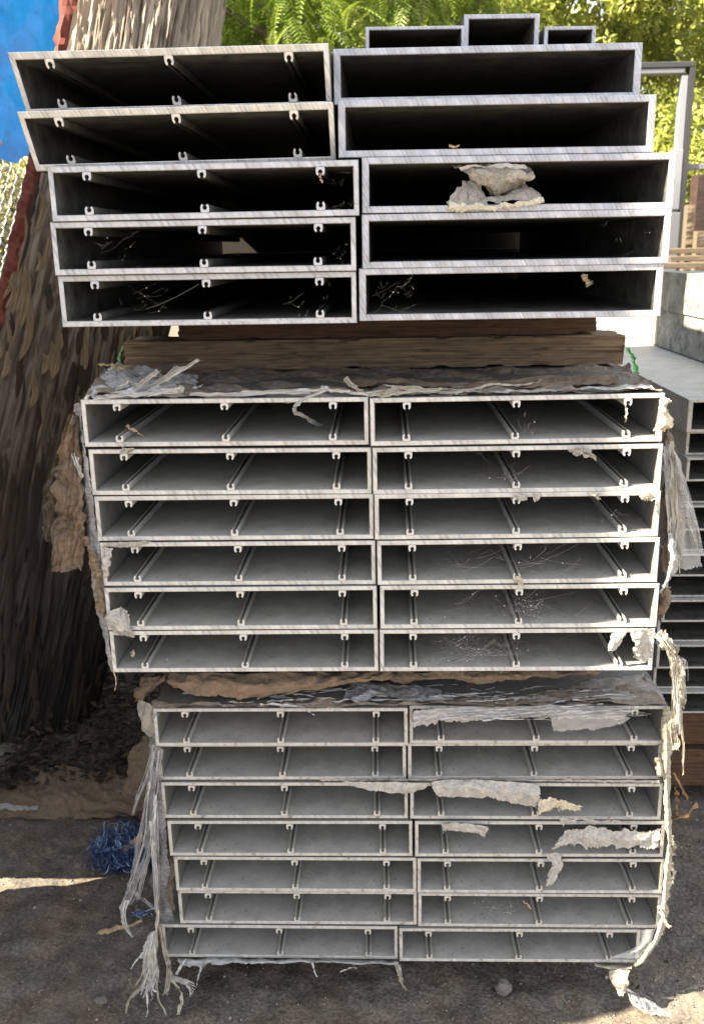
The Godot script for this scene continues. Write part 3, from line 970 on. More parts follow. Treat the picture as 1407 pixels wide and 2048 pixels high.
# ---------- ground ----------
func ground() -> void:
	var xs := []
	var zs := []
	var steps := func(lo: float, hi: float, fine: float, far: float) -> Array:
		var out := []
		var v := lo
		while v < hi:
			out.append(v)
			v += fine
		out.append(hi)
		var d := fine
		var e := hi
		while e < far:
			d *= 1.5
			e += d
			out.append(e)
		d = fine
		e = lo
		while e > -far:
			d *= 1.5
			e -= d
			out.push_front(e)
		return out
	xs = steps.call(-.75, .65, .0085, 110.0)
	zs = steps.call(-.75, .22, .0085, 110.0)
	var st := tool(true)
	var pt := func(x: float, z: float) -> Vector3:
		var near := clampf(1.6 - Vector2(x, z + .3).length() * .5, 0, 1)
		return Vector3(x, (ripple.get_noise_2d(x * .35, z * .35) * .006 + grain.get_noise_2d(x * 55, z * 55) * .0022 + grain.get_noise_2d(x * 160, z * 160) * .0016) * near, z)
	for j in zs.size() - 1:
		for i in xs.size() - 1:
			var a: Vector3 = pt.call(xs[i], zs[j])
			var b: Vector3 = pt.call(xs[i + 1], zs[j])
			var c: Vector3 = pt.call(xs[i + 1], zs[j + 1])
			var d: Vector3 = pt.call(xs[i], zs[j + 1])
			quad(st, a, b, c, d, Vector2(a.x, a.z), Vector2(b.x, b.z), Vector2(c.x, c.z), Vector2(d.x, d.z))
	var ya := tool()  # pale sheet added out of view to bounce light onto the tube fronts
	for i in 12:
		for j in 12:
			var x0 := -9.0 + i * 1.5
			var z0 := .42 + j * 1.5
			quad(ya, Vector3(x0, .008, z0), Vector3(x0 + 1.5, .008, z0), Vector3(x0 + 1.5, .008, z0 + 1.5), Vector3(x0, .008, z0 + 1.5), Vector2(x0, z0), Vector2(x0 + 1.5, z0), Vector2(x0 + 1.5, z0 + 1.5), Vector2(x0, z0 + 1.5))
	tag(put("bounce_sheet", fin(ya), M["bounce_dirt"]), "added pale ground sheet out of view, bouncing sunlight onto the tube fronts", "ground", "", "structure")
	tag(put("ground", fin(st), M["soil"]), "bare dark dirt ground in front of and under the stacks", "ground", "", "structure")
	# grit
	var pm := tool(false)
	blob(pm, Vector3.ZERO, Vector3(1, .6, .8), 6, 4, .3, 3)
	var mm := MultiMesh.new()
	mm.transform_format = MultiMesh.TRANSFORM_3D
	mm.use_colors = true
	mm.mesh = fin(pm)
	mm.instance_count = 6500
	for i in 6500:
		var s := rng.randf_range(.0005, .0017) if i > 90 else rng.randf_range(.002, .0042)
		var p := Vector3(rng.randf_range(-.72, .60), .0005, rng.randf_range(-.6, .10))
		p.y += pt.call(p.x, p.z).y
		mm.set_instance_transform(i, Transform3D(Basis.from_euler(Vector3(rng.randf(), rng.randf() * 6, rng.randf())).scaled(Vector3.ONE * s), p))
		mm.set_instance_color(i, Color(.08, .07, .06).lerp(Color(.36, .32, .27), pow(rng.randf(), 2.2)))
	var o := MultiMeshInstance3D.new()
	o.multimesh = mm
	o.material_override = M["bark"]
	o.name = "grit"
	add_child(o, true)
	tag(o, "loose grit scattered over the dirt", "grit", "", "stuff")
	# leaf litter behind, packed dense and dark to paint in the corner shade
	var ls := tool(false)
	quad(ls, Vector3(0, 0, 0), Vector3(.0045, .003, .009), Vector3(.001, .001, .021), Vector3(-.004, .004, .010))
	var lm := fin(ls)
	var m2 := MultiMesh.new()
	m2.transform_format = MultiMesh.TRANSFORM_3D
	m2.use_colors = true
	m2.mesh = lm
	m2.instance_count = 4200
	for i in 4200:
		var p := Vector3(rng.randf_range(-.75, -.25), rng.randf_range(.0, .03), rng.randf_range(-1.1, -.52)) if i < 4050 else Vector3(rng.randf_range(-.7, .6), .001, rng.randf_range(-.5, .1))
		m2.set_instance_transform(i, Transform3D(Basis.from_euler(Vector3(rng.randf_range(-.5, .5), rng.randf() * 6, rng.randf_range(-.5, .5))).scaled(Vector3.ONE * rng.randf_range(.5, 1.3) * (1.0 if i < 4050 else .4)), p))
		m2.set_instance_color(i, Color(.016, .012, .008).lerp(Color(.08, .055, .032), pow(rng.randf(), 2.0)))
	var o2 := MultiMeshInstance3D.new()
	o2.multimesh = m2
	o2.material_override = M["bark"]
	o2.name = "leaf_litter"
	add_child(o2, true)
	tag(o2, "dead leaf litter painted dark for shade between trunk and bundle", "leaf litter", "", "stuff")

func blob(st: SurfaceTool, c: Vector3, r: Vector3, na: int, nh: int, rough: float, sd: float) -> void:
	var p := []
	for j in nh + 1:
		var th := PI * j / nh
		var row := []
		for i in na:
			var ph := TAU * i / na
			var d := Vector3(sin(th) * cos(ph), cos(th), sin(th) * sin(ph))
			var k := 1.0 + rough * (grain.get_noise_3dv(d * 1.3 + Vector3(sd, 0, 0)) + .5 * grain.get_noise_3dv(d * 4.0 + Vector3(sd, 5, 0)))
			row.append(c + d * r * k)
		p.append(row)
	for j in nh:
		for i in na:
			quad(st, p[j][i], p[j][(i + 1) % na], p[j + 1][(i + 1) % na], p[j + 1][i])

func small_things() -> void:
	var st := tool(false)
	var c := at(1006, 1960, -.045)
	blob(st, Vector3(c.x, .009, -.045), Vector3(.0105, .0115, .010), 18, 12, .35, 8)
	tag(put("stone", fin(st), M["stone"]), "rough grey stone under the front edge of the ground bundle", "stone")
	var peb := [[158, 1732, .009, "flat dark pebble above the sun streak"], [140, 1716, .005, "small dark pebble beside the flat pebble near the brown paper"], [72, 1715, .005, "small pebble at the left edge on the dirt"], [203, 2003, .009, "rounded grey pebble in the dirt at the lower left"], [220, 1928, .007, "pale flat pebble left of the hanging shreds"], [1300, 1990, .004, "tiny pale pebble at the lower right of the dirt"]]
	for k in peb.size():
		var q: Array = peb[k]
		var d: Vector3 = look * Vector3((q[0] - 703.5) / F, -(q[1] - 1024.0) / F, -1.0)
		var p := EYE + d * (-EYE.y / d.y)
		st = tool(false)
		blob(st, p + Vector3(0, .002, 0), Vector3(q[2], q[2] * .5, q[2] * .75), 12, 8, .4, k * 3.0)
		tag(put("pebble", fin(st), M["stone"]), q[3], "pebble", "pebbles on the dirt")
	# blue twine ball
	var tw := tool(false)
	var bc := Vector3(-.425, .028, -.318)
	for i in 1500:
		var d := Vector3(rng.randfn(), rng.randfn() * .8, rng.randfn()).normalized()
		var p := bc + d * Vector3(.058, .036, .042) * pow(rng.randf(), .3) * (1.0 if i < 1350 else 1.25)
		p.y = maxf(p.y, .004)
		var dir := Vector3(rng.randfn(), rng.randfn(), rng.randfn()).normalized()
		var col := Color(.02, .06, .18).lerp(Color(.006, .016, .06), rng.randf())
		if rng.randf() < .24: col = Color(.22, .33, .52)
		var w := dir.cross(Vector3.UP).normalized() * rng.randf_range(.0003, .0009)
		var axis := Vector3(rng.randfn(), rng.randfn(), rng.randfn()).normalized()
		for s in 7:
			dir = dir.rotated(axis, rng.randf_range(.3, .9))
			var e := p + dir * .0036
			e.y = maxf(e.y, .003)
			for v in [p - w, p + w, e + w, p - w, e + w, e - w]:
				tw.set_color(col)
				tw.add_vertex(v)
			p = e
	tag(put("blue_twine_tangle", fin(tw), M["twine"]), "tangled ball of frayed blue and white tarp fibres on the dirt", "twine")
	var t2 := tool(false)
	for i in 16:
		var p := at(rng.randf_range(258, 298), rng.randf_range(1822, 1832), -.19)
		for s in 5:
			var e := p + Vector3(rng.randf_range(-.006, .008), rng.randf_range(-.003, .003), rng.randf_range(-.004, .004))
			for v in [p, p + Vector3(0, .0012, 0), e, e, p + Vector3(0, .0012, 0), e + Vector3(0, .0012, 0)]:
				t2.set_color(Color(.12, .2, .45) if i % 2 else Color(.5, .55, .7))
				t2.add_vertex(v)
			p = e
	tag(put("twine_scrap", fin(t2), M["twine"]), "few loose blue fibres lying below the twine tangle", "twine")
	# chips and sticks
	tag(put("wood_chip", ribbon_mesh(seen([193, 1868, -.150, 235, 1856, -.160, 284, 1842, -.172]), .010, .006, .2), M["twig_pale"]), "long pale bark chip on the dirt below the blue tangle", "wood chip")
	st = tool()
	tube_along(st, seen([248, 1702, -.315, 268, 1688, -.305, 290, 1668, -.30]), .009, 6, .006)
	tag(put("broken_stick", fin(st), M["twig_pale"]), "thick broken stick poking out over the blue tangle", "stick")
	var sticks := [[[120, 1560, -.62, 105, 1530, -.7, 240, 1478, -.85], "thin twig lying in the dark litter"], [[1120, 1990, -.035, 1142, 2020, -.02, 1147, 2032, -.015], "short dark twig in the dirt right of the stone"], [[1370, 1918, -.10, 1385, 1930, -.11, 1406, 1926, -.11], "thin twig at the right edge of the dirt"], [[230, 1660, -.40, 290, 1652, -.41, 330, 1665, -.40], "thin twig before the brown paper"]]
	for s in sticks:
		st = tool()
		tube_along(st, seen(s[0]), .0012, 5, .0007)
		tag(put("twig", fin(st), M["twig"]), s[1], "twig", "loose twigs")

# ---------- paper and film ----------
func wrappings() -> void:
	# wad in the plain tube
	var o := base("paper_wad", "crumpled cream and grey paper wad stuck in a plain tube", "paper", at(990, 420, 0.0))
	var kids := func(mt: String, rows: Array, amp: float, rag: Array, called := "fold") -> void:
		var n := put(called, sheet_mesh(px_rows(rows), amp * 1.3, rag, .0018, 1.3), M[mt], o)
		n.position = -o.position
	kids.call("paper_grey", [[903, 329, -.02, 960, 327, -.012, 1020, 326, -.012, 1062, 332, -.02], [928, 345, -.012, 968, 346, .0, 1020, 350, .0, 1063, 350, -.012], [938, 359, -.02, 975, 372, -.01, 1010, 374, -.008, 1056, 362, -.02], [958, 372, -.035, 978, 390, -.03, 1008, 392, -.03, 1045, 378, -.035]], .003, [.5, .5, 0, .6])
	kids.call("paper_pale", [[915, 331, -.004, 960, 330, .003, 1010, 326, .003, 1050, 331, -.004], [925, 343, -.006, 965, 336, .004, 1012, 341, .004, 1058, 343, -.006]], .002, [.5, .5, 0, .8])
	kids.call("paper_grey", [[898, 396, -.012, 922, 372, -.02, 934, 357, -.022, 958, 370, -.02], [893, 404, -.004, 922, 398, -.006, 945, 395, -.008, 972, 398, -.015], [892, 416, 0, 922, 416, 0, 950, 414, 0, 975, 410, -.004]], .003, [.5, .5, .8, 0])
	kids.call("paper_grey", [[960, 392, -.035, 1000, 384, -.035, 1045, 370, -.03, 1080, 385, -.022], [940, 408, -.006, 990, 404, -.006, 1040, 398, -.006, 1088, 394, -.008]], .002, [.4, .8, .8, 0])
	kids.call("paper_cream", [[895, 399, .002, 950, 404, .003, 1020, 403, .003, 1090, 392, 0], [893, 414, .007, 950, 415, .008, 1025, 411, .007, 1093, 398, .003], [889, 428, .006, 945, 428, .006, 1030, 419, .005, 1088, 406, .002]], .0022, [.6, .9, .5, .8])
	# over the ground bundle
	var B := -.026
	scrap("paper_strip", "torn pale paper strip draped over the middle of the ground bundle", "paper", "paper_pale", [[862, 1562, B, 930, 1559, B, 1010, 1562, B, 1080, 1570, B], [864, 1578, B + .003, 930, 1575, B + .008, 1010, 1585, B + .003, 1082, 1595, B + .009], [872, 1594, B, 930, 1597, B, 1010, 1606, B - .002, 1068, 1618, B - .006]], .0018, [.5, 1.2, .2, .8], .0024, "torn paper on the ground bundle", 1.4)
	scrap("paper_strip", "thin torn pale paper strip left of the wider strip, on the third tube row", "paper", "paper_pale", [[680, 1562, B - .008, 740, 1563, B - .004, 800, 1563, B, 860, 1564, B], [690, 1568, B - .006, 742, 1575, B - .002, 800, 1580, B, 858, 1574, B], [700, 1572, B - .006, 745, 1584, B, 802, 1588, B - .002, 850, 1586, B - .004]], .0018, [1.0, 1.0, .2, .9], .003, "torn paper on the ground bundle", 1.4)
	scrap("paper_strip", "tan torn paper tongue at the right end of the wide paper strip", "paper", "paper_cream", [[1072, 1594, B, 1100, 1590, B + .003, 1135, 1602, B, 1168, 1611, B - .006], [1070, 1612, B + .002, 1105, 1608, B + .004, 1138, 1612, B, 1165, 1616, B - .006], [1076, 1632, B, 1105, 1626, B, 1140, 1622, B - .004, 1160, 1626, B - .01]], .0024, [.6, 1.2, .9, 1.2], .0025, "torn paper on the ground bundle", 1.6)
	scrap("paper_scrap", "small torn paper flap with a hanging corner, fourth tube row", "paper", "paper_pale", [[876, 1645, B + .003, 905, 1645, B + .004, 940, 1647, B + .003, 980, 1652, B], [880, 1656, B + .003, 905, 1653, B + .003, 945, 1660, B + .003, 976, 1662, B], [888, 1690, B, 893, 1663, B, 952, 1670, B, 966, 1682, B - .004]], .0022, [.9, .9, .3, 1.0], .0025, "torn paper on the ground bundle", 1.6)
	scrap("paper_scrap", "large crumpled paper piece across the right of the fourth tube row", "paper", "paper_pale", [[1130, 1655, B + .002, 1180, 1652, B + .005, 1250, 1656, B + .005, 1325, 1652, B + .003], [1112, 1680, B + .002, 1180, 1675, B + .006, 1250, 1680, B + .005, 1322, 1678, B + .005], [1094, 1701, B, 1180, 1704, B + .002, 1245, 1700, B + .002, 1318, 1705, B + .003]], .0024, [1.2, .8, 1.0, 1.2], .0024, "torn paper on the ground bundle", 1.6)
	scrap("paper_scrap", "narrow hanging paper piece below the large crumpled one", "paper", "paper_pale", [[1084, 1706, B + .002, 1104, 1704, B + .003, 1126, 1706, B + .002], [1094, 1728, B + .003, 1112, 1726, B + .004, 1128, 1730, B + .002], [1090, 1750, B, 1106, 1750, B + .002, 1116, 1756, B], [1088, 1774, B - .002, 1095, 1774, B, 1100, 1770, B]], .0024, [1, 1, .6, 1], .0025, "torn paper on the ground bundle", 1.6)
	scrap("paper_crust", "ragged paper crust along the seam above the fourth tube row", "paper", "paper_pale", [[1075, 1632, B + .002, 1130, 1634, B + .003, 1200, 1640, B + .003, 1270, 1641, B + .002], [1085, 1650, B, 1130, 1654, B, 1200, 1648, B, 1270, 1647, B]], .0016, [1, 1, .3, 1.6], .002, "torn paper on the ground bundle", 2.0)
	scrap("paper_crust", "thin dusty paper crust along the seam under the second tube row", "paper", "paper_grey", [[640, 1559, B - .010, 900, 1557, B - .006, 1150, 1559, B - .004, 1318, 1560, B], [640, 1564, B - .010, 900, 1563, B - .006, 1150, 1567, B - .004, 1318, 1570, B]], .0012, [0, 0, .3, 1.0], .0025, "torn paper on the ground bundle", 2.0)
	# film over the top right of the ground bundle
	var fo := base("torn_film", "shredded grey plastic film draped over the top right tube of the ground bundle", "plastic film", at(1050, 1440, B))
	var film := func(mt: String, rows: Array, amp: float, rag: Array, cell := .003) -> void:
		var n := put("film_strip", sheet_mesh(px_rows(rows), amp, rag, cell, 1.2), M[mt], fo)
		n.position = -fo.position
	film.call("film_grey", [[826, 1420, B, 920, 1414, B + .003, 1030, 1414, B + .003, 1150, 1412, B + .002, 1270, 1420, B], [824, 1440, B + .002, 920, 1432, B + .005, 1030, 1428, B + .005, 1150, 1424, B + .003, 1262, 1428, B], [822, 1459, B, 915, 1448, B + .002, 1030, 1440, B + .002, 1140, 1440, B, 1240, 1440, B - .003]], .0018, [.3, 1.6, .3, .9])
	film.call("film_clear", [[1095, 1428, B + .006, 1150, 1420, B + .006, 1210, 1425, B + .005, 1265, 1436, B], [1100, 1450, B + .004, 1150, 1446, B + .005, 1200, 1446, B + .003, 1255, 1440, B], [1106, 1466, B, 1140, 1462, B, 1180, 1465, B, 1240, 1445, B - .003]], .002, [.5, 1.2, .3, 1.2])
	for i in 22:
		var x := rng.randf_range(835, 1180)
		var y := rng.randf_range(1418, 1446) - (x - 835) * .02
		var n := put("shred", ribbon_mesh(seen([x, y, B + .006, x + 60, y - rng.randf_range(2, 7), B + .008, x + rng.randf_range(90, 140), y - rng.randf_range(0, 12), B + .005]), .0018, .0006, .7), M[["film_white", "film_grey"][i % 2]], fo)
		n.position = -fo.position
	# film and paper on top of the ground bundle
	var top := base("film_layers", "layers of dusty grey film lying on top of the ground bundle", "plastic film", at(800, 1395, -.06))
	for q in [["paper_soiled", [[330, 1372, -.14, 560, 1378, -.15, 800, 1384, -.15, 1060, 1368, -.15, 1290, 1345, -.15], [305, 1400, -.06, 560, 1400, -.06, 800, 1400, -.06, 1060, 1388, -.07, 1300, 1372, -.07], [303, 1412, -.03, 560, 1412, -.03, 815, 1409, -.032, 1060, 1409, -.034, 1338, 1408, -.036]], .003], ["film_grey", [[680, 1372, -.09, 740, 1366, -.085, 820, 1370, -.085, 925, 1378, -.09], [685, 1390, -.06, 750, 1384, -.055, 830, 1388, -.055, 918, 1398, -.06], [690, 1402, -.04, 750, 1398, -.04, 830, 1400, -.04, 914, 1404, -.045]], .005], ["paper_grey", [[1000, 1372, -.13, 1100, 1362, -.13, 1200, 1352, -.13, 1296, 1345, -.13], [1010, 1392, -.07, 1110, 1384, -.07, 1220, 1376, -.07, 1315, 1374, -.07], [1020, 1406, -.04, 1110, 1402, -.04, 1220, 1400, -.04, 1334, 1404, -.04]], .0022]]:
		var n := put("layer", sheet_mesh(px_rows(q[1]), q[2], [.6, .6, .6, .3], .005, 1.0), M[q[0]], top)
		n.position = -top.position
	for i in 46:
		var x := rng.randf_range(320, 1230)
		var y := rng.randf_range(1376, 1408)
		var zz := -.03 - (1410 - y) * .0016
		var l := rng.randf_range(40, 130)
		var n := put("shred", ribbon_mesh(seen([x, y, zz, x + l * .5, y - rng.randf_range(-3, 8), zz + .006, x + l, y - rng.randf_range(-4, 10), zz + .002]), rng.randf_range(.0015, .004), .0006, .8), M[["film_grey", "film_grey", "paper_grey", "film_white"][i % 4]], top)
		n.position = -top.position
	shred_at(top, "film_white", [520, 1408, -.03, 570, 1410, -.025, 604, 1416, -.02, 628, 1430, -.02], .003, .0012)
	shred_at(top, "film_grey", [560, 1412, -.028, 600, 1412, -.022, 616, 1422, -.02], .006, .001)
	scrap("brown_paper", "crumpled brown wrapping paper hanging in the gap above the ground bundle", "paper", "paper_brown", [[325, 1345, -.06, 430, 1346, -.05, 560, 1346, -.05, 700, 1344, -.055, 800, 1343, -.07], [330, 1362, -.045, 430, 1368, -.035, 560, 1370, -.035, 680, 1362, -.04, 790, 1352, -.06], [345, 1378, -.05, 420, 1392, -.04, 500, 1398, -.04, 640, 1378, -.045, 780, 1356, -.06]], .004, [.6, .6, 0, .8], .0045, "brown wrapping paper around the bundles", .8)
	scrap("brown_paper", "brown paper fold in the gap right of centre under the middle bundle", "paper", "paper_brown", [[740, 1346, -.08, 860, 1344, -.06, 980, 1343, -.05, 1100, 1342, -.06, 1210, 1341, -.07], [760, 1354, -.07, 870, 1358, -.05, 990, 1354, -.04, 1100, 1352, -.05, 1190, 1348, -.07], [790, 1358, -.08, 880, 1364, -.06, 1000, 1366, -.05, 1080, 1358, -.06, 1170, 1352, -.08]], .004, [.6, .6, 0, .8], .0045, "brown wrapping paper around the bundles", .8)
	scrap("torn_paper", "ragged brown paper curl at the left corner of the gap", "paper", "paper_dull", [[283, 1352, -.05, 310, 1350, -.045, 340, 1348, -.05], [270, 1380, -.05, 300, 1372, -.04, 330, 1366, -.045], [266, 1406, -.06, 285, 1398, -.05, 312, 1380, -.05]], .005, [1, 1, .6, 1], .004, "brown wrapping paper around the bundles", 1.0)
	# left flank of the ground bundle
	scrap("paper_flap", "pale paper flap bent round the top left corner of the ground bundle", "paper", "paper_grey", [[268, 1396, -.06, 290, 1400, -.045, 304, 1408, -.034], [276, 1430, -.07, 292, 1440, -.05, 306, 1450, -.036], [282, 1462, -.08, 296, 1474, -.055, 310, 1486, -.04]], .004, [.8, .3, .6, .8], .004, "brown wrapping paper around the bundles", 1.0)
	scrap("paper_flap", "dark crumpled brown paper standing off the left of the ground bundle", "paper", "paper_dull", [[282, 1470, -.12, 296, 1474, -.08, 306, 1490, -.05], [262, 1520, -.14, 285, 1525, -.09, 308, 1540, -.05], [240, 1590, -.15, 270, 1592, -.10, 305, 1590, -.06]], .006, [1, .5, .5, 1], .0045, "brown wrapping paper around the bundles", .8)
	scrap("film_skirt", "grey film skirt wrapping down the left side of the ground bundle", "plastic film", "veil_grey", [[296, 1420, -.05, 308, 1424, -.034, 314, 1420, -.037], [302, 1540, -.05, 312, 1540, -.034, 322, 1540, -.037], [302, 1700, -.06, 318, 1700, -.036, 334, 1690, -.036], [312, 1830, -.07, 328, 1820, -.04, 345, 1815, -.037], [326, 1872, -.06, 338, 1866, -.04, 350, 1850, -.037]], .004, [.8, .2, .3, 1], .005, "", .8)
	var sh := base("film_shreds", "long grey and cream plastic shreds hanging down the left of the ground bundle", "plastic film", at(290, 1900, -.04))
	var S := func(mt: String, flat: Array, w0: float, w1: float, tw := .5) -> void: shred_at(sh, mt, flat, w0, w1, tw)
	S.call("film_grey", [316, 1500, -.03, 306, 1580, -.03, 296, 1680, -.03, 272, 1760, -.03, 252, 1806, -.03], .012, .009)
	S.call("film_grey", [300, 1560, -.032, 285, 1650, -.032, 268, 1740, -.034, 256, 1790, -.034], .007, .006)
	S.call("film_white", [252, 1800, -.03, 246, 1826, -.028, 250, 1850, -.028, 264, 1873, -.028], .009, .002, .3)
	S.call("film_grey", [310, 1600, -.028, 312, 1680, -.026, 314, 1750, -.024, 316, 1830, -.022], .010, .006)
	S.call("film_white", [304, 1640, -.024, 309, 1720, -.021, 314, 1800, -.018, 316, 1840, -.016], .006, .004)
	S.call("film_cream", [316, 1820, -.015, 314, 1870, -.010, 311, 1930, -.004, 316, 1990, 0, 333, 2030, .006], .0035, .0022, .3)
	S.call("film_white", [306, 1540, -.03, 300, 1565, -.028, 296, 1590, -.028], .004, .002)
	S.call("film_grey", [312, 1490, -.03, 290, 1560, -.035, 276, 1596, -.035, 266, 1630, -.036], .006, .002)
	S.call("film_grey", [266, 1782, -.05, 290, 1800, -.05, 312, 1818, -.04], .005, .004)
	S.call("film_grey", [300, 1700, -.026, 285, 1760, -.026, 275, 1800, -.028], .005, .003)
	S.call("paper_dull", [345, 1720, -.036, 340, 1770, -.034, 346, 1822, -.034], .008, .006)
	S.call("film_white", [312, 1590, -.026, 309, 1640, -.024, 307, 1690, -.022], .004, .003)
	scrap("film_tuft", "", "", "film_white", [[296, 1868, -.02, 304, 1862, -.016, 314, 1856, -.014], [278, 1908, -.014, 296, 1904, -.006, 312, 1900, -.006], [284, 1946, -.008, 298, 1946, -.002, 312, 1944, -.002], [292, 1978, -.006, 300, 1976, 0, 312, 1968, 0]], .0012, [1.4, .8, .6, 1.8], .0028, "", 1.4, sh).position = -sh.position
	for k in 16:
		var x := rng.randf_range(286, 312)
		S.call(["film_white", "film_cream", "film_grey"][k % 3], [308 + rng.randf_range(-4, 4), 1866, -.012, x, 1915, -.001, x + rng.randf_range(-10, 6), 1950, .002, x + rng.randf_range(-22, 10), rng.randf_range(1970, 2005), .005], .003, .0008, .3)
	for q in [[[296, 1940, 0, 284, 1972, .002, 262, 1994, .004, 252, 2026, .008], .006, .003], [[300, 1960, 0, 294, 1990, .003, 296, 2020, .008, 292, 2034, .010], .004, .001], [[308, 1950, 0, 306, 1975, .003, 318, 1988, .004], .004, .002], [[290, 1905, -.008, 276, 1918, -.006, 262, 1938, -.004], .004, .001]]:
		S.call("film_cream" if q[1] > .0045 else "film_white", q[0], q[1], q[2])
	S.call("film_cream", [322, 1850, -.02, 330, 1900, -.012, 338, 1930, -.008, 336, 1970, -.004, 331, 1990, -.002], .007, .005)
	S.call("film_cream", [340, 1960, -.006, 356, 1975, -.004, 364, 2000, 0, 356, 2032, .006], .003, .005)
	for k in 6: S.call(["film_grey", "film_cream"][k % 2], [342, 1952 + k, -.006, 365 + k * 2, 1958 + k * 3, -.004, 396 - k * 3, 1970 + k * 5, 0], .004, .0008, .4)
	S.call("film_white", [352, 1950, -.012, 362, 1932, -.014, 372, 1918, -.02], .004, .003)
	S.call("film_grey", [404, 1925, -.02, 398, 1950, -.012, 393, 1972, -.006], .004, .001)
	# film under the ground bundle
	var ub := base("film_underlay", "dirty film edge sagging under the bottom of the ground bundle", "plastic film", at(560, 1925, -.03))
	for q in [["film_grey", [[350, 1912, -.06, 480, 1914, -.05, 640, 1917, -.04, 795, 1921, -.035], [352, 1918, -.03, 480, 1919, -.025, 640, 1922, -.022, 798, 1926, -.02], [365, 1938, -.024, 470, 1930, -.02, 620, 1926, -.02, 798, 1930, -.02]], .002], ["film_cream", [[1180, 1926, -.04, 1220, 1930, -.035, 1270, 1932, -.035], [1186, 1930, -.02, 1225, 1934, -.02, 1266, 1936, -.02], [1196, 1936, -.018, 1226, 1942, -.016, 1262, 1940, -.018]], .0014]]:
		var n := put("film_edge", sheet_mesh(px_rows(q[1]), q[2], [.6, .6, .2, 1.2], .004, 1.2), M[q[0]], ub)
		n.position = -ub.position
	for q in [[[790, 1924, -.02, 798, 1945, -.016, 804, 1966, -.01, 812, 1980, -.006], .005, .002, "film_cream"], [[798, 1930, -.02, 800, 1950, -.016, 798, 1964, -.012], .003, .001, "film_white"], [[624, 1926, -.02, 628, 1942, -.018, 634, 1954, -.016], .003, .001, "film_white"], [[680, 1944, -.03, 700, 1936, -.03, 715, 1936, -.03], .002, .001, "film_white"]]:
		shred_at(ub, q[3], q[0], q[1], q[2])
	# corner tuft at the right
	var ct := base("film_tail", "cream plastic tail trailing onto the dirt from the lower right corner", "plastic film", at(1245, 1960, -.02))
	for q in [["film_cream", [[1216, 1940, -.02, 1238, 1938, -.014, 1262, 1938, -.012], [1216, 1960, -.016, 1240, 1958, -.008, 1264, 1962, -.008], [1228, 1976, -.014, 1244, 1982, -.006, 1254, 1974, -.008], [1240, 1994, -.01, 1246, 1994, -.006, 1250, 1986, -.008]]], ["film_clear", [[1250, 1978, -.010, 1280, 1992, -.016, 1320, 2014, -.018, 1358, 2036, -.014], [1262, 2000, 0, 1282, 2012, -.002, 1316, 2026, -.004, 1352, 2038, -.010], [1266, 2014, .006, 1290, 2026, .004, 1318, 2034, .0, 1350, 2040, -.008]]]]:
		var n := put("film_strip", sheet_mesh(px_rows(q[1]), .0022, [.5, 1, .4, .8], .003, 1.3), M[q[0]], ct)
		n.position = -ct.position
	shred_at(ct, "film_white", [1250, 1978, -.010, 1285, 1998, -.012, 1325, 2022, -.013, 1358, 2038, -.012], .0035, .0015)
	shred_at(ct, "film_cream", [1258, 1996, 0, 1285, 2016, -.001, 1320, 2030, -.004], .002, .001)
	# right flank of the ground bundle
	scrap("cream_film_strip", "cream film strip running down the right edge of the ground bundle", "plastic film", "film_cream", [[1322, 1412, -.034, 1334, 1412, -.026, 1344, 1412, -.036], [1318, 1500, -.034, 1332, 1500, -.024, 1344, 1500, -.036], [1324, 1580, -.03, 1333, 1580, -.022, 1342, 1580, -.034], [1327, 1680, -.03, 1336, 1680, -.022, 1346, 1680, -.034], [1322, 1780, -.03, 1330, 1780, -.022, 1342, 1780, -.034], [1312, 1850, -.028, 1322, 1850, -.022, 1334, 1850, -.03], [1285, 1902, -.028, 1296, 1904, -.02, 1308, 1896, -.028], [1262, 1928, -.026, 1272, 1934, -.02, 1284, 1924, -.026]], .0012, [1.2, 1.2, .5, .8], .0032, "", 1.3)
	scrap("film_corner", "clouded film wrapped under the lower right corner tube", "plastic film", "film_clear", [[1278, 1860, -.03, 1296, 1858, -.026, 1314, 1855, -.028], [1272, 1890, -.028, 1284, 1892, -.022, 1298, 1885, -.026], [1215, 1916, -.026, 1250, 1918, -.022, 1276, 1918, -.024]], .002, [.4, .4, .2, .6], .0035)
	for q in [[[1340, 1700, -.03, 1347, 1720, -.028, 1348, 1712, -.03], "short cream film tab sticking out right of the fourth tube row", [1342, 1672, -.032, 1346, 1690, -.03, 1345, 1710, -.032]], [[], "pale film tab sticking out right of the fifth tube row", [1340, 1718, -.032, 1346, 1740, -.03, 1342, 1768, -.032]], [[], "stiff white splinter of film leaning off the lower right edge", [1315, 1812, -.022, 1325, 1834, -.016, 1338, 1856, -.012]]]:
		tag(put("film_tab", ribbon_mesh(seen(q[2]), .004, .005, .3), M["film_cream"]), q[1], "plastic film", "film tabs at the right edge")
	scrap("film_fringe", "frayed cream film fringe at the second tube row's right end", "plastic film", "film_cream", [[1302, 1506, -.03, 1312, 1510, -.024, 1326, 1508, -.026], [1308, 1530, -.03, 1316, 1534, -.024, 1328, 1534, -.026], [1312, 1552, -.03, 1320, 1556, -.024, 1328, 1560, -.026]], .003, [1.6, .5, 1.2, 1], .0025, "", 1.5)
	var hp := base("hanging_film_loop", "looped cream film hanging from the lower right corner of the middle bundle", "plastic film", at(1350, 1400, -.02))
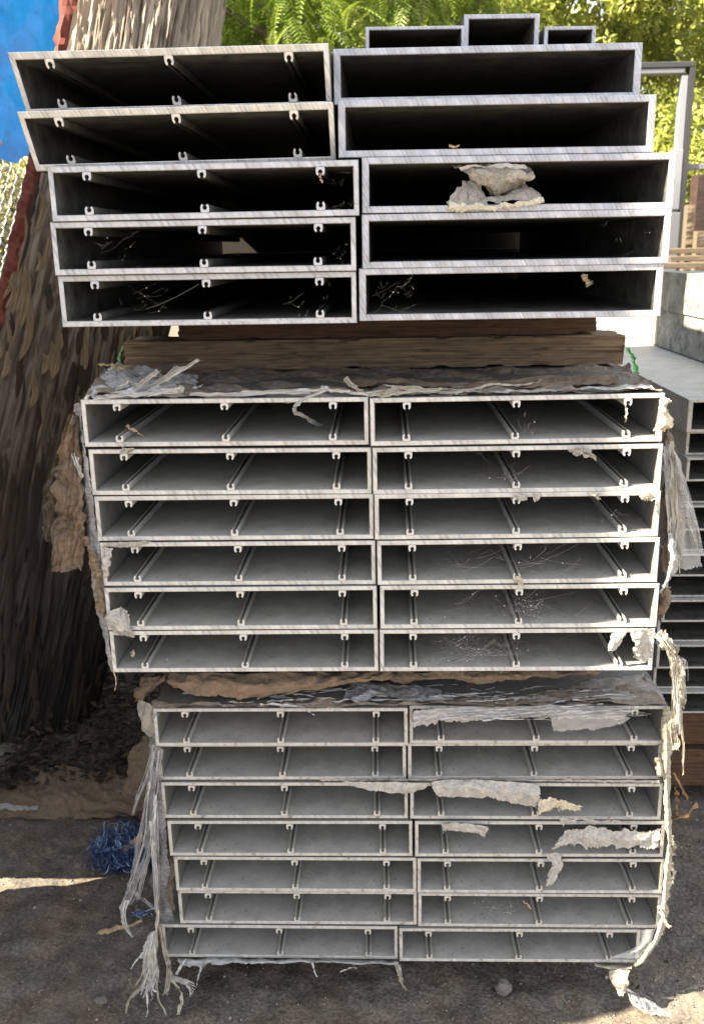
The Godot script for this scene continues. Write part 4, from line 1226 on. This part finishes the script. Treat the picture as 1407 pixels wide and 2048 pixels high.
	for q in [["film_cream", [1312, 1268, .004, 1330, 1285, .010, 1346, 1320, .008, 1350, 1380, 0, 1348, 1450, -.008, 1352, 1500, -.012], .011, .009], ["film_cream", [1318, 1270, .002, 1345, 1300, .004, 1360, 1340, 0, 1366, 1390, -.004, 1362, 1414, -.006], .010, .006], ["film_white", [1316, 1266, .006, 1334, 1282, .008, 1348, 1300, .006], .007, .006], ["film_cream", [1356, 1390, -.002, 1360, 1440, -.008, 1366, 1500, -.012, 1364, 1550, -.014], .006, .0015], ["film_white", [1346, 1330, .006, 1352, 1400, .002, 1356, 1470, -.006], .005, .004], ["film_clear", [1350, 1320, .004, 1364, 1322, .002, 1366, 1360, 0, 1360, 1400, -.003], .007, .006]]:
		shred_at(hp, q[0], q[1], q[2], q[3], .5)
	var tl := base("dry_leaf_twig", "curled dry leaf on a bent twig right of the ground bundle", "leaf", at(1380, 1625, -.05))
	shred_at(tl, "dead_leaf", [1346, 1545, -.06, 1362, 1575, -.055, 1376, 1602, -.05], .003, .004)
	for n in [sheet_mesh(px_rows([[1348, 1634, -.05, 1370, 1622, -.045, 1394, 1606, -.05], [1346, 1642, -.045, 1372, 1636, -.035, 1396, 1614, -.045]]), .004, [.5, .5, .5, .5], .003, 1.6)]:
		put("leaf_blade", n, M["dead_leaf"], tl).position = -tl.position
	shred_at(tl, "dead_leaf", [1350, 1572, -.05, 1353, 1600, -.045, 1349, 1640, -.045], .006, .005, 1.2)
	# middle bundle, left flank
	scrap("film_flank", "grey dusty film stuck down the left side of the middle bundle", "plastic film", "film_grey", [[150, 806, -.03, 158, 804, -.01, 164, 800, -.003], [158, 900, -.03, 166, 900, -.01, 174, 900, -.004], [170, 1000, -.03, 178, 1000, -.01, 187, 1000, -.004], [176, 1100, -.03, 188, 1100, -.01, 200, 1100, -.003], [192, 1200, -.03, 200, 1200, -.01, 209, 1200, -.001], [208, 1280, -.03, 214, 1285, -.01, 220, 1290, 0], [222, 1345, -.02, 226, 1345, -.008, 230, 1344, 0]], .003, [1.0, .2, .6, .5], .004, "", 1.0)
	scrap("bark_sliver", "splintered pale strip hanging on the lower left of the middle bundle", "plastic film", "bark_strip", [[164, 1076, -.004, 170, 1070, .002, 174, 1076, -.002], [176, 1120, -.004, 186, 1118, .004, 198, 1116, -.002], [186, 1180, -.006, 198, 1180, .003, 206, 1180, -.002], [200, 1240, -.01, 206, 1240, 0, 212, 1238, -.002]], .003, [1.2, .8, .3, 1], .003, "", 1.4)
	var fl := base("corrugated_paper_flap", "wrinkled brown paper flap hanging off the left of the middle bundle", "paper", at(130, 990, -.05))
	for q in [["paper_brown", [[146, 822, -.05, 154, 826, -.03, 160, 830, -.015], [120, 900, -.07, 140, 902, -.035, 162, 906, -.012], [106, 980, -.08, 138, 984, -.035, 168, 990, -.012], [108, 1060, -.075, 140, 1064, -.035, 172, 1066, -.012], [103, 1145, -.06, 136, 1144, -.03, 170, 1140, -.012]], [.9, .4, 1, .7]], ["paper_dull", [[136, 858, -.08, 142, 862, -.07, 146, 866, -.06], [106, 930, -.10, 118, 936, -.085, 128, 944, -.07], [88, 1000, -.11, 100, 1006, -.09, 114, 1012, -.075], [88, 1075, -.10, 98, 1082, -.09, 110, 1092, -.075]], [.9, .4, 1, .9]]]:
		var g := FastNoiseLite.new()
		var rows := px_rows(q[1])
		put("paper_layer", corrugated(rows, q[2]), M[q[0]], fl).position = -fl.position
	shred_at(fl, "film_white", [148, 908, -.008, 156, 930, -.004, 166, 955, -.004], .006, .003)
	scrap("paper_scrap", "silvery crumpled paper stuck over the left end of the fourth middle row", "paper", "paper_pale", [[198, 1092, .002, 212, 1090, .006, 228, 1094, .002], [200, 1112, .002, 210, 1116, .008, 222, 1116, .002], [201, 1136, .002, 209, 1138, .007, 218, 1140, .002], [205, 1160, .001, 209, 1160, .004, 214, 1158, .001]], .004, [.6, 1, .6, .8], .0025, "paper scraps on the middle bundle", 1.6)
	scrap("paper_scrap", "ragged dirty paper along the top of the fourth middle row at left", "paper", "paper_grey", [[210, 1085, .003, 250, 1082, .004, 310, 1081, .002], [222, 1092, .003, 252, 1094, .004, 300, 1086, .002], [232, 1096, .002, 262, 1101, .002, 285, 1092, .001]], .0022, [.6, 1, .3, 1], .0025, "paper scraps on the middle bundle", 1.6)
	scrap("paper_scrap", "folded silvery paper scrap at the left end of the fifth middle row", "paper", "paper_pale", [[214, 1220, .003, 236, 1214, .008, 262, 1226, .006], [212, 1242, .003, 236, 1240, .010, 264, 1250, .004], [218, 1258, .003, 240, 1260, .008, 270, 1272, .003]], .005, [.4, .9, .8, .8], .0026, "paper scraps on the middle bundle", 1.6)
	scrap("paper_scrap", "dirty grey paper tail over the left corner of the lowest middle row", "paper", "paper_grey", [[216, 1254, .004, 240, 1252, .004, 272, 1260, .003], [225, 1264, .003, 246, 1268, .003, 272, 1272, .002], [238, 1270, .002, 258, 1276, .002, 270, 1278, .001]], .0024, [.6, 1, .3, 1], .0025, "paper scraps on the middle bundle", 1.6)
	# middle bundle, right
	scrap("paper_scrap", "torn pale paper at the right end of the lowest middle row", "paper", "paper_pale", [[1256, 1262, .008, 1272, 1258, .010, 1290, 1258, .010, 1309, 1258, .008], [1262, 1284, .004, 1276, 1284, .010, 1292, 1282, .010, 1307, 1282, .006], [1268, 1322, -.01, 1276, 1326, 0, 1288, 1330, .004, 1302, 1328, .004]], .004, [.8, .6, .3, 1], .0028, "paper scraps on the middle bundle", 1.4)
	scrap("paper_scrap", "rolled white paper tongue hanging left of the torn lowest-row paper", "paper", "paper_pale", [[1222, 1262, .006, 1242, 1262, .010, 1262, 1262, .008], [1218, 1280, .006, 1230, 1280, .012, 1246, 1272, .006], [1211, 1304, .004, 1218, 1306, .010, 1230, 1300, .004]], .003, [.6, .6, .3, .9], .0025, "paper scraps on the middle bundle", 1.6)
	var sc := [
		[[1128, 898, 1150, 896, 1190, 896], [1142, 906, 1162, 908, 1194, 912], [1160, 908, 1182, 918, 1194, 928], "dirty paper crumb row hanging over the second middle row at right", "paper_grey"],
		[[1020, 990, 1040, 988, 1066, 988], [1024, 998, 1040, 1002, 1070, 996], [1026, 1002, 1034, 1005, 1060, 1000], "white paper crumbs at the middle channel of the third middle row", "paper_pale"],
		[[1058, 988, 1072, 986, 1084, 988], [1062, 996, 1073, 998, 1082, 996], [1068, 1004, 1074, 1006, 1078, 1002], "small white paper tooth beside the crumbs on the third middle row", "paper_pale"],
		[[1176, 986, 1196, 985, 1206, 986], [1180, 994, 1194, 996, 1204, 996], [1188, 1000, 1196, 1004, 1202, 1002], "grey paper tooth on the third middle row near the right channel", "paper_grey"],
		[[1272, 984, 1288, 982, 1302, 984], [1276, 994, 1288, 996, 1300, 994], [1284, 1002, 1289, 1008, 1296, 1004], "cream paper scrap at the right end of the third middle row", "paper_cream"],
		[[1020, 1152, 1036, 1150, 1052, 1154], [1026, 1166, 1038, 1164, 1050, 1168], [1034, 1172, 1040, 1176, 1046, 1172], "cream paper crumb over the middle channel of the fifth middle row", "paper_cream"],
		[[240, 892, 252, 892, 268, 894], [240, 904, 254, 906, 268, 904], [246, 912, 254, 915, 262, 912], "dirty paper lump over the left channel of the second middle row", "paper_grey"],
		[[1286, 985, 1300, 986, 1318, 988], [1290, 998, 1302, 1000, 1316, 1000], [1294, 1006, 1304, 1008, 1314, 1012], "yellowed paper fleck on the right wall of the third middle row", "paper_cream"]]
	for q in sc:
		var rows := []
		for k in 3:
			var r: Array = q[k]
			rows.append([r[0], r[1], .006, r[2], r[3], .009, r[4], r[5], .006])
		scrap("paper_crumb", q[3], "paper", q[4], rows, .003, [.9, .9, .3, 1.2], .0018, "paper crumbs on the middle bundle", 2.2)
	tag(put("thread", ribbon_mesh(seen([1251, 812, .004, 1252, 826, .006, 1250, 845, .004]), .0028, .0018, .6), M["paper_grey"]), "pale rag strip hanging from the top right channel of the middle bundle", "paper")
	scrap("paper_nest", "curled dry papery scrap at the upper right corner of the middle bundle", "paper", "paper_cream", [[1318, 800, .004, 1332, 795, .006, 1343, 802, -.006], [1318, 820, .010, 1334, 816, .014, 1345, 826, -.004], [1312, 846, .010, 1326, 850, .014, 1340, 846, -.004], [1310, 866, .006, 1316, 868, .010, 1324, 860, .002]], .005, [.7, .7, .6, 1], .0026, "", 1.6)
	var pf := base("hanging_clear_film", "clear plastic sheet hanging beside the right end of the middle bundle", "plastic film", at(1360, 1000, -.03))
	var P := func(mt: String, rows: Array, amp: float, rag: Array, cell := .004) -> void: put("film_strip", sheet_mesh(px_rows(rows), amp, rag, cell, 1.0), M[mt], pf).position = -pf.position
	P.call("film_clear", [[1330, 880, -.02, 1342, 890, -.02, 1356, 920, -.03], [1336, 960, -.02, 1355, 970, -.02, 1374, 980, -.035], [1344, 1050, -.02, 1366, 1050, -.02, 1390, 1050, -.04], [1350, 1136, -.02, 1375, 1142, -.02, 1404, 1140, -.045]], .0016, [.4, .3, .4, 1.2])
	put("film_strip", corrugated(px_rows([[1340, 905, -.012, 1346, 905, -.012, 1354, 915, -.02], [1352, 965, -.012, 1364, 965, -.012, 1374, 972, -.02], [1370, 1040, -.018, 1382, 1040, -.018, 1394, 1045, -.026], [1386, 1110, -.02, 1396, 1112, -.02, 1408, 1116, -.03]]), [.9, .6, .4, .9], .35), M["veil_white"], pf).position = -pf.position
	P.call("paper_brown", [[1324, 860, -.03, 1334, 852, -.02, 1342, 866, -.035], [1326, 960, -.04, 1340, 940, -.03, 1362, 950, -.05], [1324, 1060, -.04, 1345, 1060, -.035, 1372, 1060, -.06], [1322, 1140, -.03, 1338, 1150, -.03, 1350, 1140, -.05]], .005, [.4, .8, .6, .9])
	for i in 16:
		var x := rng.randf_range(1326, 1344)
		var e := x + rng.randf_range(2, 26)
		shred_at(pf, ["film_grey", "film_cream", "film_white"][i % 3], [x, rng.randf_range(880, 960), -.012, (x + e) * .5 + 3, 1040, -.010, e, rng.randf_range(1090, 1150), -.012], rng.randf_range(.002, .004), .001)
	P.call("film_grey", [[1334, 1060, -.008, 1344, 1064, -.006, 1352, 1068, -.01], [1336, 1110, -.004, 1346, 1114, 0, 1358, 1118, -.006], [1324, 1156, -.004, 1334, 1160, 0, 1344, 1156, -.006], [1310, 1190, 0, 1318, 1190, .004, 1326, 1180, 0]], .003, [.8, .8, .4, 1], .003)
	scrap("orange_paper", "torn orange-brown paper behind the lower right of the middle bundle", "paper", "paper_brown", [[1322, 1170, -.03, 1334, 1176, -.02, 1348, 1166, -.035], [1318, 1200, -.03, 1332, 1204, -.02, 1346, 1200, -.035], [1314, 1240, -.03, 1324, 1236, -.025, 1334, 1226, -.035]], .005, [.6, 1, .6, 1], .0035, "brown wrapping paper around the bundles", 1.4)
	# on top of the middle bundle
	var tf := base("weathered_paper_layers", "dusty paper and film layers crumpled on top of the middle bundle", "paper", at(740, 780, -.05))
	var T := func(mt: String, rows: Array, amp: float, rag: Array, cell := .004, freq := 1.0) -> void: put("layer", sheet_mesh(px_rows(rows), amp, rag, cell, freq), M[mt], tf).position = -tf.position
	T.call("paper_soiled", [[215, 736, -.20, 420, 738, -.215, 700, 738, -.22, 980, 736, -.22, 1258, 734, -.215], [195, 752, -.12, 420, 762, -.13, 700, 762, -.13, 980, 762, -.13, 1275, 752, -.13], [180, 776, -.04, 420, 782, -.05, 700, 784, -.05, 980, 778, -.05, 1300, 768, -.05], [166, 792, -.004, 420, 794, -.006, 740, 793, -.006, 980, 788, -.005, 1326, 782, -.002]], .004, [.8, .6, .3, .6], .005, .8)
	T.call("film_white", [[235, 728, -.16, 300, 738, -.16, 400, 756, -.15], [205, 745, -.10, 280, 756, -.10, 400, 772, -.09], [182, 772, -.05, 270, 776, -.05, 400, 782, -.04], [163, 806, -.004, 172, 796, 0, 210, 792, -.004]], .005, [.9, 1.2, .6, .8], .004, 1.0)
	T.call("paper_brown", [[930, 768, -.06, 1010, 760, -.055, 1090, 752, -.06, 1200, 748, -.07, 1235, 752, -.07], [925, 775, -.045, 1010, 772, -.04, 1090, 764, -.04, 1180, 760, -.045, 1240, 760, -.05], [930, 780, -.03, 1010, 777, -.028, 1090, 772, -.03, 1170, 770, -.03, 1250, 766, -.035]], .0025, [.6, .9, .4, .6], .004, .9)
	T.call("paper_brown", [[700, 760, -.09, 780, 758, -.08, 870, 762, -.075, 930, 772, -.07], [700, 768, -.06, 780, 766, -.055, 870, 774, -.05, 925, 782, -.045]], .003, [.6, .6, .5, .6], .004, .9)
	T.call("film_white", [[700, 784, -.03, 850, 780, -.025, 1000, 780, -.02, 1150, 774, -.02, 1300, 768, -.02], [690, 791, -.004, 850, 788, -.003, 1000, 786, -.002, 1150, 782, 0, 1316, 776, 0]], .0018, [.9, .9, .6, .6], .004, 1.2)
	T.call("paper_cream", [[760, 766, -.05, 830, 772, -.045, 900, 776, -.04, 1000, 768, -.04, 1090, 760, -.045], [775, 774, -.04, 840, 780, -.035, 905, 783, -.03, 1000, 774, -.03, 1080, 768, -.035]], .002, [.6, .9, .5, .6], .004, 1.0)
	for q in [[[268, 776, -.02, 290, 762, -.01, 316, 740, 0], .005, .0045, "film_white"], [[285, 782, -.02, 330, 758, -.006, 372, 734, .006, 397, 718, .012], .0065, .003, "film_white"], [[275, 784, -.02, 320, 762, -.008, 355, 732, .002], .005, .003, "film_grey"], [[228, 782, -.02, 245, 772, -.012, 258, 762, -.006], .004, .002, "film_white"], [[690, 756, -.02, 706, 774, -.012, 728, 786, -.006, 756, 792, 0], .0055, .004, "film_cream"], [[640, 776, -.02, 690, 784, -.01, 760, 790, 0], .004, .003, "film_white"], [[745, 790, -.004, 790, 778, -.004, 828, 776, -.006], .006, .004, "film_cream"], [[760, 794, 0, 800, 786, 0, 880, 780, -.004], .005, .003, "film_cream"], [[860, 780, -.01, 890, 786, -.006, 925, 784, -.006], .004, .002, "film_cream"], [[190, 798, 0, 260, 790, .002, 360, 784, -.004], .005, .003, "film_white"], [[300, 790, 0, 360, 776, -.002, 362, 786, 0], .006, .003, "film_white"], [[380, 790, 0, 520, 787, 0, 620, 784, -.002], .004, .003, "film_grey"], [[480, 786, -.006, 600, 780, -.006, 700, 782, -.004], .004, .002, "film_white"]]:
		shred_at(tf, q[3], q[0], q[1], q[2], .35)
	scrap("lace_leaf", "skeletal tan leaf fragment at the top left corner of the middle bundle", "leaf", "twig_pale", [[190, 722, -.10, 208, 724, -.09, 230, 728, -.09, 270, 732, -.10], [196, 732, -.10, 210, 736, -.09, 232, 738, -.09, 265, 738, -.10]], .004, [1.6, 1.6, 1.2, 1.6], .003, "", 1.8)
	# bent flake inside the top middle tube
	tag(put("film_flake", ribbon_mesh(seen([655, 778, 0, 600, 802, .006, 588, 822, 0, 608, 832, -.02, 648, 855, -.06]), .0035, .006, .5), M["film_grey"]), "bent film flake dangling into the top left middle tube", "plastic film")
	tag(put("film_flake", ribbon_mesh(seen([252, 852, -.03, 270, 862, -.03, 288, 872, -.03]), .004, .002, .5), M["twig_pale"]), "dry husk flake on the floor of the top left middle tube", "leaf")
	# bits in the other tubes
	for q in [[[1165, 548, -.03, 1172, 562, -.03, 1178, 572, -.03], .005, .007, "paper_cream", "triangular paper flake in the lowest plain tube"], [[640, 346, .012, 641, 356, .012, 644, 366, .010], .003, .0015, "twig_pale", "dry shred hanging from the third left tube's right channel"], [[262, 1304, -.02, 268, 1312, -.02, 266, 1300, -.02], .004, .002, "paper_cream", "tiny pale paper flake in the lowest left middle tube"], [[333, 1318, -.02, 345, 1328, -.02, 364, 1333, -.02], .0015, .001, "film_white", "tiny blue-white thread on the floor of the lowest left middle tube"], [[228, 1344, .002, 232, 1360, .003, 230, 1382, .003], .0016, .0008, "twig_pale", "short straw hanging from the middle bundle's lower left corner"], [[897, 292, .002, 910, 294, .002, 918, 290, .002], .003, .001, "twig_pale", "straw crumb on the lip of the second plain tube"], [[1045, 1802, -.05, 1056, 1812, -.045, 1062, 1820, -.045], .003, .001, "twig_pale", "small yellow husk in the sixth right ground tube"], [[1120, 1884, -.06, 1123, 1900, -.05, 1119, 1920, -.04], .002, .002, "film_white", "short bent film sliver in the lowest right ground tube"]]:
		tag(put("flake", ribbon_mesh(seen(q[0]), q[1], q[2], .5), M[q[3]]), q[4], "debris", "small debris in the tubes")
	# brown paper on the ground
	scrap("ground_paper", "crumpled sheet of brown wrapping paper lying on the dirt by the trunk", "paper", "paper_brown", [[-60, 1560, -.60, 30, 1552, -.60, 85, 1534, -.58, 180, 1540, -.58, 290, 1560, -.52], [-60, 1590, -.52, 40, 1575, -.52, 110, 1560, -.52, 190, 1575, -.50, 290, 1590, -.46], [-60, 1612, -.46, 60, 1602, -.46, 140, 1594, -.455, 200, 1606, -.45, 290, 1612, -.43], [-60, 1640, -.435, 60, 1640, -.433, 140, 1638, -.437, 200, 1636, -.436, 290, 1634, -.43]], .009, [0, .4, .6, .5], .007, "", .45)
	scrap("ground_paper", "pale torn plastic bit on the brown paper at the left edge", "plastic film", "film_grey", [[-20, 1606, -.44, 30, 1606, -.44, 80, 1612, -.44], [-20, 1622, -.43, 30, 1624, -.43, 78, 1622, -.43]], .004, [0, .9, .8, .9], .004, "", 1.0)

func corrugated(rows: Array, rag: Array, deep := 1.0) -> ArrayMesh:
	# a paper flap with long vertical wrinkles and two hard cross folds
	var nu := 46
	var nv := 60
	var p := []
	var sd := rng.randf() * 20.0
	for j in nv + 1:
		var line := []
		for i in nu + 1:
			var cols := []
			for r in rows: cols.append(along(r, float(i) / nu))
			var q: Vector3 = along(cols, float(j) / nv)
			var u := float(i) / nu
			var v := float(j) / nv
			var k := sin((u + ripple.get_noise_2d(u * .02, v * .05 + sd) * .5) * 42.0) * .0034 + crease.get_noise_2d(u * .05 + sd, v * .1) * .006
			k += -.004 * exp(-pow((v - .45) * 40.0, 2)) - .004 * exp(-pow((v - .66) * 40.0, 2))
			k += grain.get_noise_2d(u * 30 + sd, v * 70) * .0012
			line.append(q + Vector3(-.3, 0, 1) * k * deep)
		p.append(line)
	var st := tool(false)
	for j in nv:
		for i in nu:
			var b := absf(ripple.get_noise_2d(i * .012 + sd, j * .012)) * 3.0
			if i < rag[0] * b or nu - 1 - i < rag[1] * b or j < rag[2] * b or nv - 1 - j < rag[3] * b: continue
			var a := Vector2(float(i) / nu * .04, float(j) / nv * .17)
			quad(st, p[j][i], p[j][i + 1], p[j + 1][i + 1], p[j + 1][i], a, a + Vector2(.001, 0), a + Vector2(.001, .003), a + Vector2(0, .003))
	return fin(st)

func shred_at(parent: Node3D, mt: String, flat: Array, w0: float, w1: float, twist := .6) -> void:
	# a wide shred is a veil with fibres splitting off it
	var pts := seen(flat)
	if w0 < .0045 or mt.begins_with("paper") or mt.begins_with("dead"):
		put("shred", ribbon_mesh(pts, w0, w1, twist, .15, 0, .5), M[mt], parent).position = -parent.position
		return
	var veil: String = {"film_grey": "veil_grey", "film_white": "veil_white", "film_cream": "veil_cream"}.get(mt, mt)
	put("shred", ribbon_mesh(pts, w0, w1, twist, .12, 0, .3), M[veil], parent).position = -parent.position
	for k in 4:
		var q := []
		var off := rng.randf_range(-.5, .5)
		for i in pts.size():
			var t := float(i) / (pts.size() - 1)
			var spread := lerpf(w0, w1, t) * off * (1.0 + t * .8)
			q.append(pts[i] + Vector3(spread, rng.randf_range(-.2, .2) * w0, rng.randf_range(0, .3) * w0))
		if rng.randf() < .5 and q.size() > 3: q.pop_back()
		put("fibre", ribbon_mesh(q, w0 * rng.randf_range(.10, .26), w0 * .05, twist, .2, 0, .5), M[mt], parent).position = -parent.position

# ---------- cobwebs ----------
func webs() -> void:
	var spots := [
		[860, 1080, 1185, 1255, .0, 46, "dense cobweb with caught crumbs in the fifth middle row, right"], [860, 1270, 1060, 1335, .0, 70, "wide dense cobweb across the lowest middle row, right"],
		[1030, 810, 1075, 890, .0, 5, "single cobweb thread in the top right middle tube"], [930, 905, 1060, 960, .0, 7, "loose cobweb strands in the second right middle tube"],
		[1180, 1000, 1300, 1065, .0, 6, "cobweb thread at the right of the third middle row"], [735, 545, 830, 630, -.01, 26, "dusty cobweb at the left of the lowest plain tube"],
		[1200, 445, 1330, 525, -.01, 14, "cobweb at the right end of the fourth plain tube"], [185, 460, 285, 530, -.01, 10, "cobweb strand looping across the fourth left tube"],
		[640, 340, 715, 420, -.01, 16, "cobweb in the right end of the third left tube"], [240, 560, 400, 640, -.01, 12, "thin cobweb threads in the left tube above the timber"],
		[930, 1795, 1065, 1845, -.04, 20, "cobweb in the sixth right ground tube"], [660, 480, 712, 535, -.01, 14, "cobweb crumbs at the right end of the fourth left tube"], [1020, 1190, 1090, 1250, .002, 22, "clotted cobweb around the middle channel of the fifth middle row"], [560, 560, 660, 630, -.01, 10, "faint cobweb in the middle of the left tube above the timber"]]
	for s in spots:
		var o := put("cobweb", null, M["web"])
		var st := tool(false)
		for i in int(s[5] * (1.9 if s[1] > 800 else .9)):
			var a := Vector2(rng.randf_range(s[0], s[2]), rng.randf_range(s[1], s[3]))
			var b := Vector2(rng.randf_range(s[0], s[2]), rng.randf_range(s[1], s[3]))
			b = a.lerp(b, rng.randf_range(.2, .8))
			if rng.randf() < .6: b.y = a.y - (b.x - a.x) * rng.randf_range(.2, .7)
			var pts := []
			var sag := rng.randf_range(0, 12)
			var z0: float = s[4] - rng.randf() * .02
			for k in 5:
				var q := a.lerp(b, k / 4.0)
				pts.append(at(q.x + rng.randf_range(-3, 3), q.y + sin(k / 4.0 * PI) * sag, z0 + rng.randf_range(-.003, .003)))
			tube_along(st, pts, rng.randf_range(.000025, .00007), 3)
			if i % 4 == 0: blob(st, pts[2], Vector3.ONE * rng.randf_range(.0003, .0008), 5, 4, .4, i)
		o.mesh = fin(st)
		tag(o, s[6], "cobweb", "cobwebs in the tubes")

func _ready() -> void:
	look = Basis.from_euler(TURN)
	rng.seed = 20240
	var cam := Camera3D.new()
	cam.name = "camera"
	cam.transform = Transform3D(look, EYE)
	cam.fov = 57.923
	var lens := CameraAttributesPhysical.new()
	lens.frustum_focal_length = 21.683
	lens.frustum_focus_distance = 1.04
	lens.exposure_aperture = 8.0
	lens.frustum_near = .02
	lens.frustum_far = 400.0
	cam.attributes = lens
	cam.near = .02
	cam.far = 400.0
	add_child(cam)
	var we := WorldEnvironment.new()
	we.name = "environment"
	var e := Environment.new()
	e.background_mode = Environment.BG_SKY
	var sky := Sky.new()
	var sm := ProceduralSkyMaterial.new()
	sm.sky_top_color = lin(.44, .46, .51)
	sm.sky_horizon_color = lin(.62, .67, .75)
	sm.sky_curve = .18
	sm.ground_bottom_color = lin(.2, .18, .15)
	sm.ground_horizon_color = lin(.4, .38, .33)
	sky.sky_material = sm
	e.sky = sky
	e.background_energy_multiplier = 0.6
	e.tonemap_mode = Environment.TONE_MAPPER_LINEAR
	e.tonemap_exposure = 6.4
	e.sdfgi_enabled = true
	e.ssao_enabled = true
	e.ssil_enabled = true
	we.environment = e
	add_child(we)
	var sun := DirectionalLight3D.new()
	sun.name = "sun"
	sun.light_energy = 1.6
	sun.light_color = Color(1, .95, .86)
	sun.light_angular_distance = .5
	sun.shadow_enabled = true
	var el := deg_to_rad(42.0)
	var az := deg_to_rad(18.0)
	var to_sun := Vector3(-cos(el) * cos(az), sin(el), cos(el) * sin(az))
	sun.transform = Transform3D(Basis.looking_at(-to_sun, Vector3.UP), Vector3(-3, 4, 0))
	add_child(sun)
	ripple.seed = 3
	ripple.frequency = 40.0
	ripple.fractal_octaves = 2
	crease.seed = 8
	crease.frequency = 28.0
	crease.fractal_octaves = 2
	crease.fractal_type = FastNoiseLite.FRACTAL_RIDGED
	grain.seed = 21
	grain.frequency = 1.0
	grain.fractal_octaves = 2
	make_materials()
	ground()
	trunk()
	fence_and_tarp()
	trees()
	gate_side()
	shade_panels()
	timbers()
	bundles()
	right_stack()
	wrappings()
	small_things()
	webs()
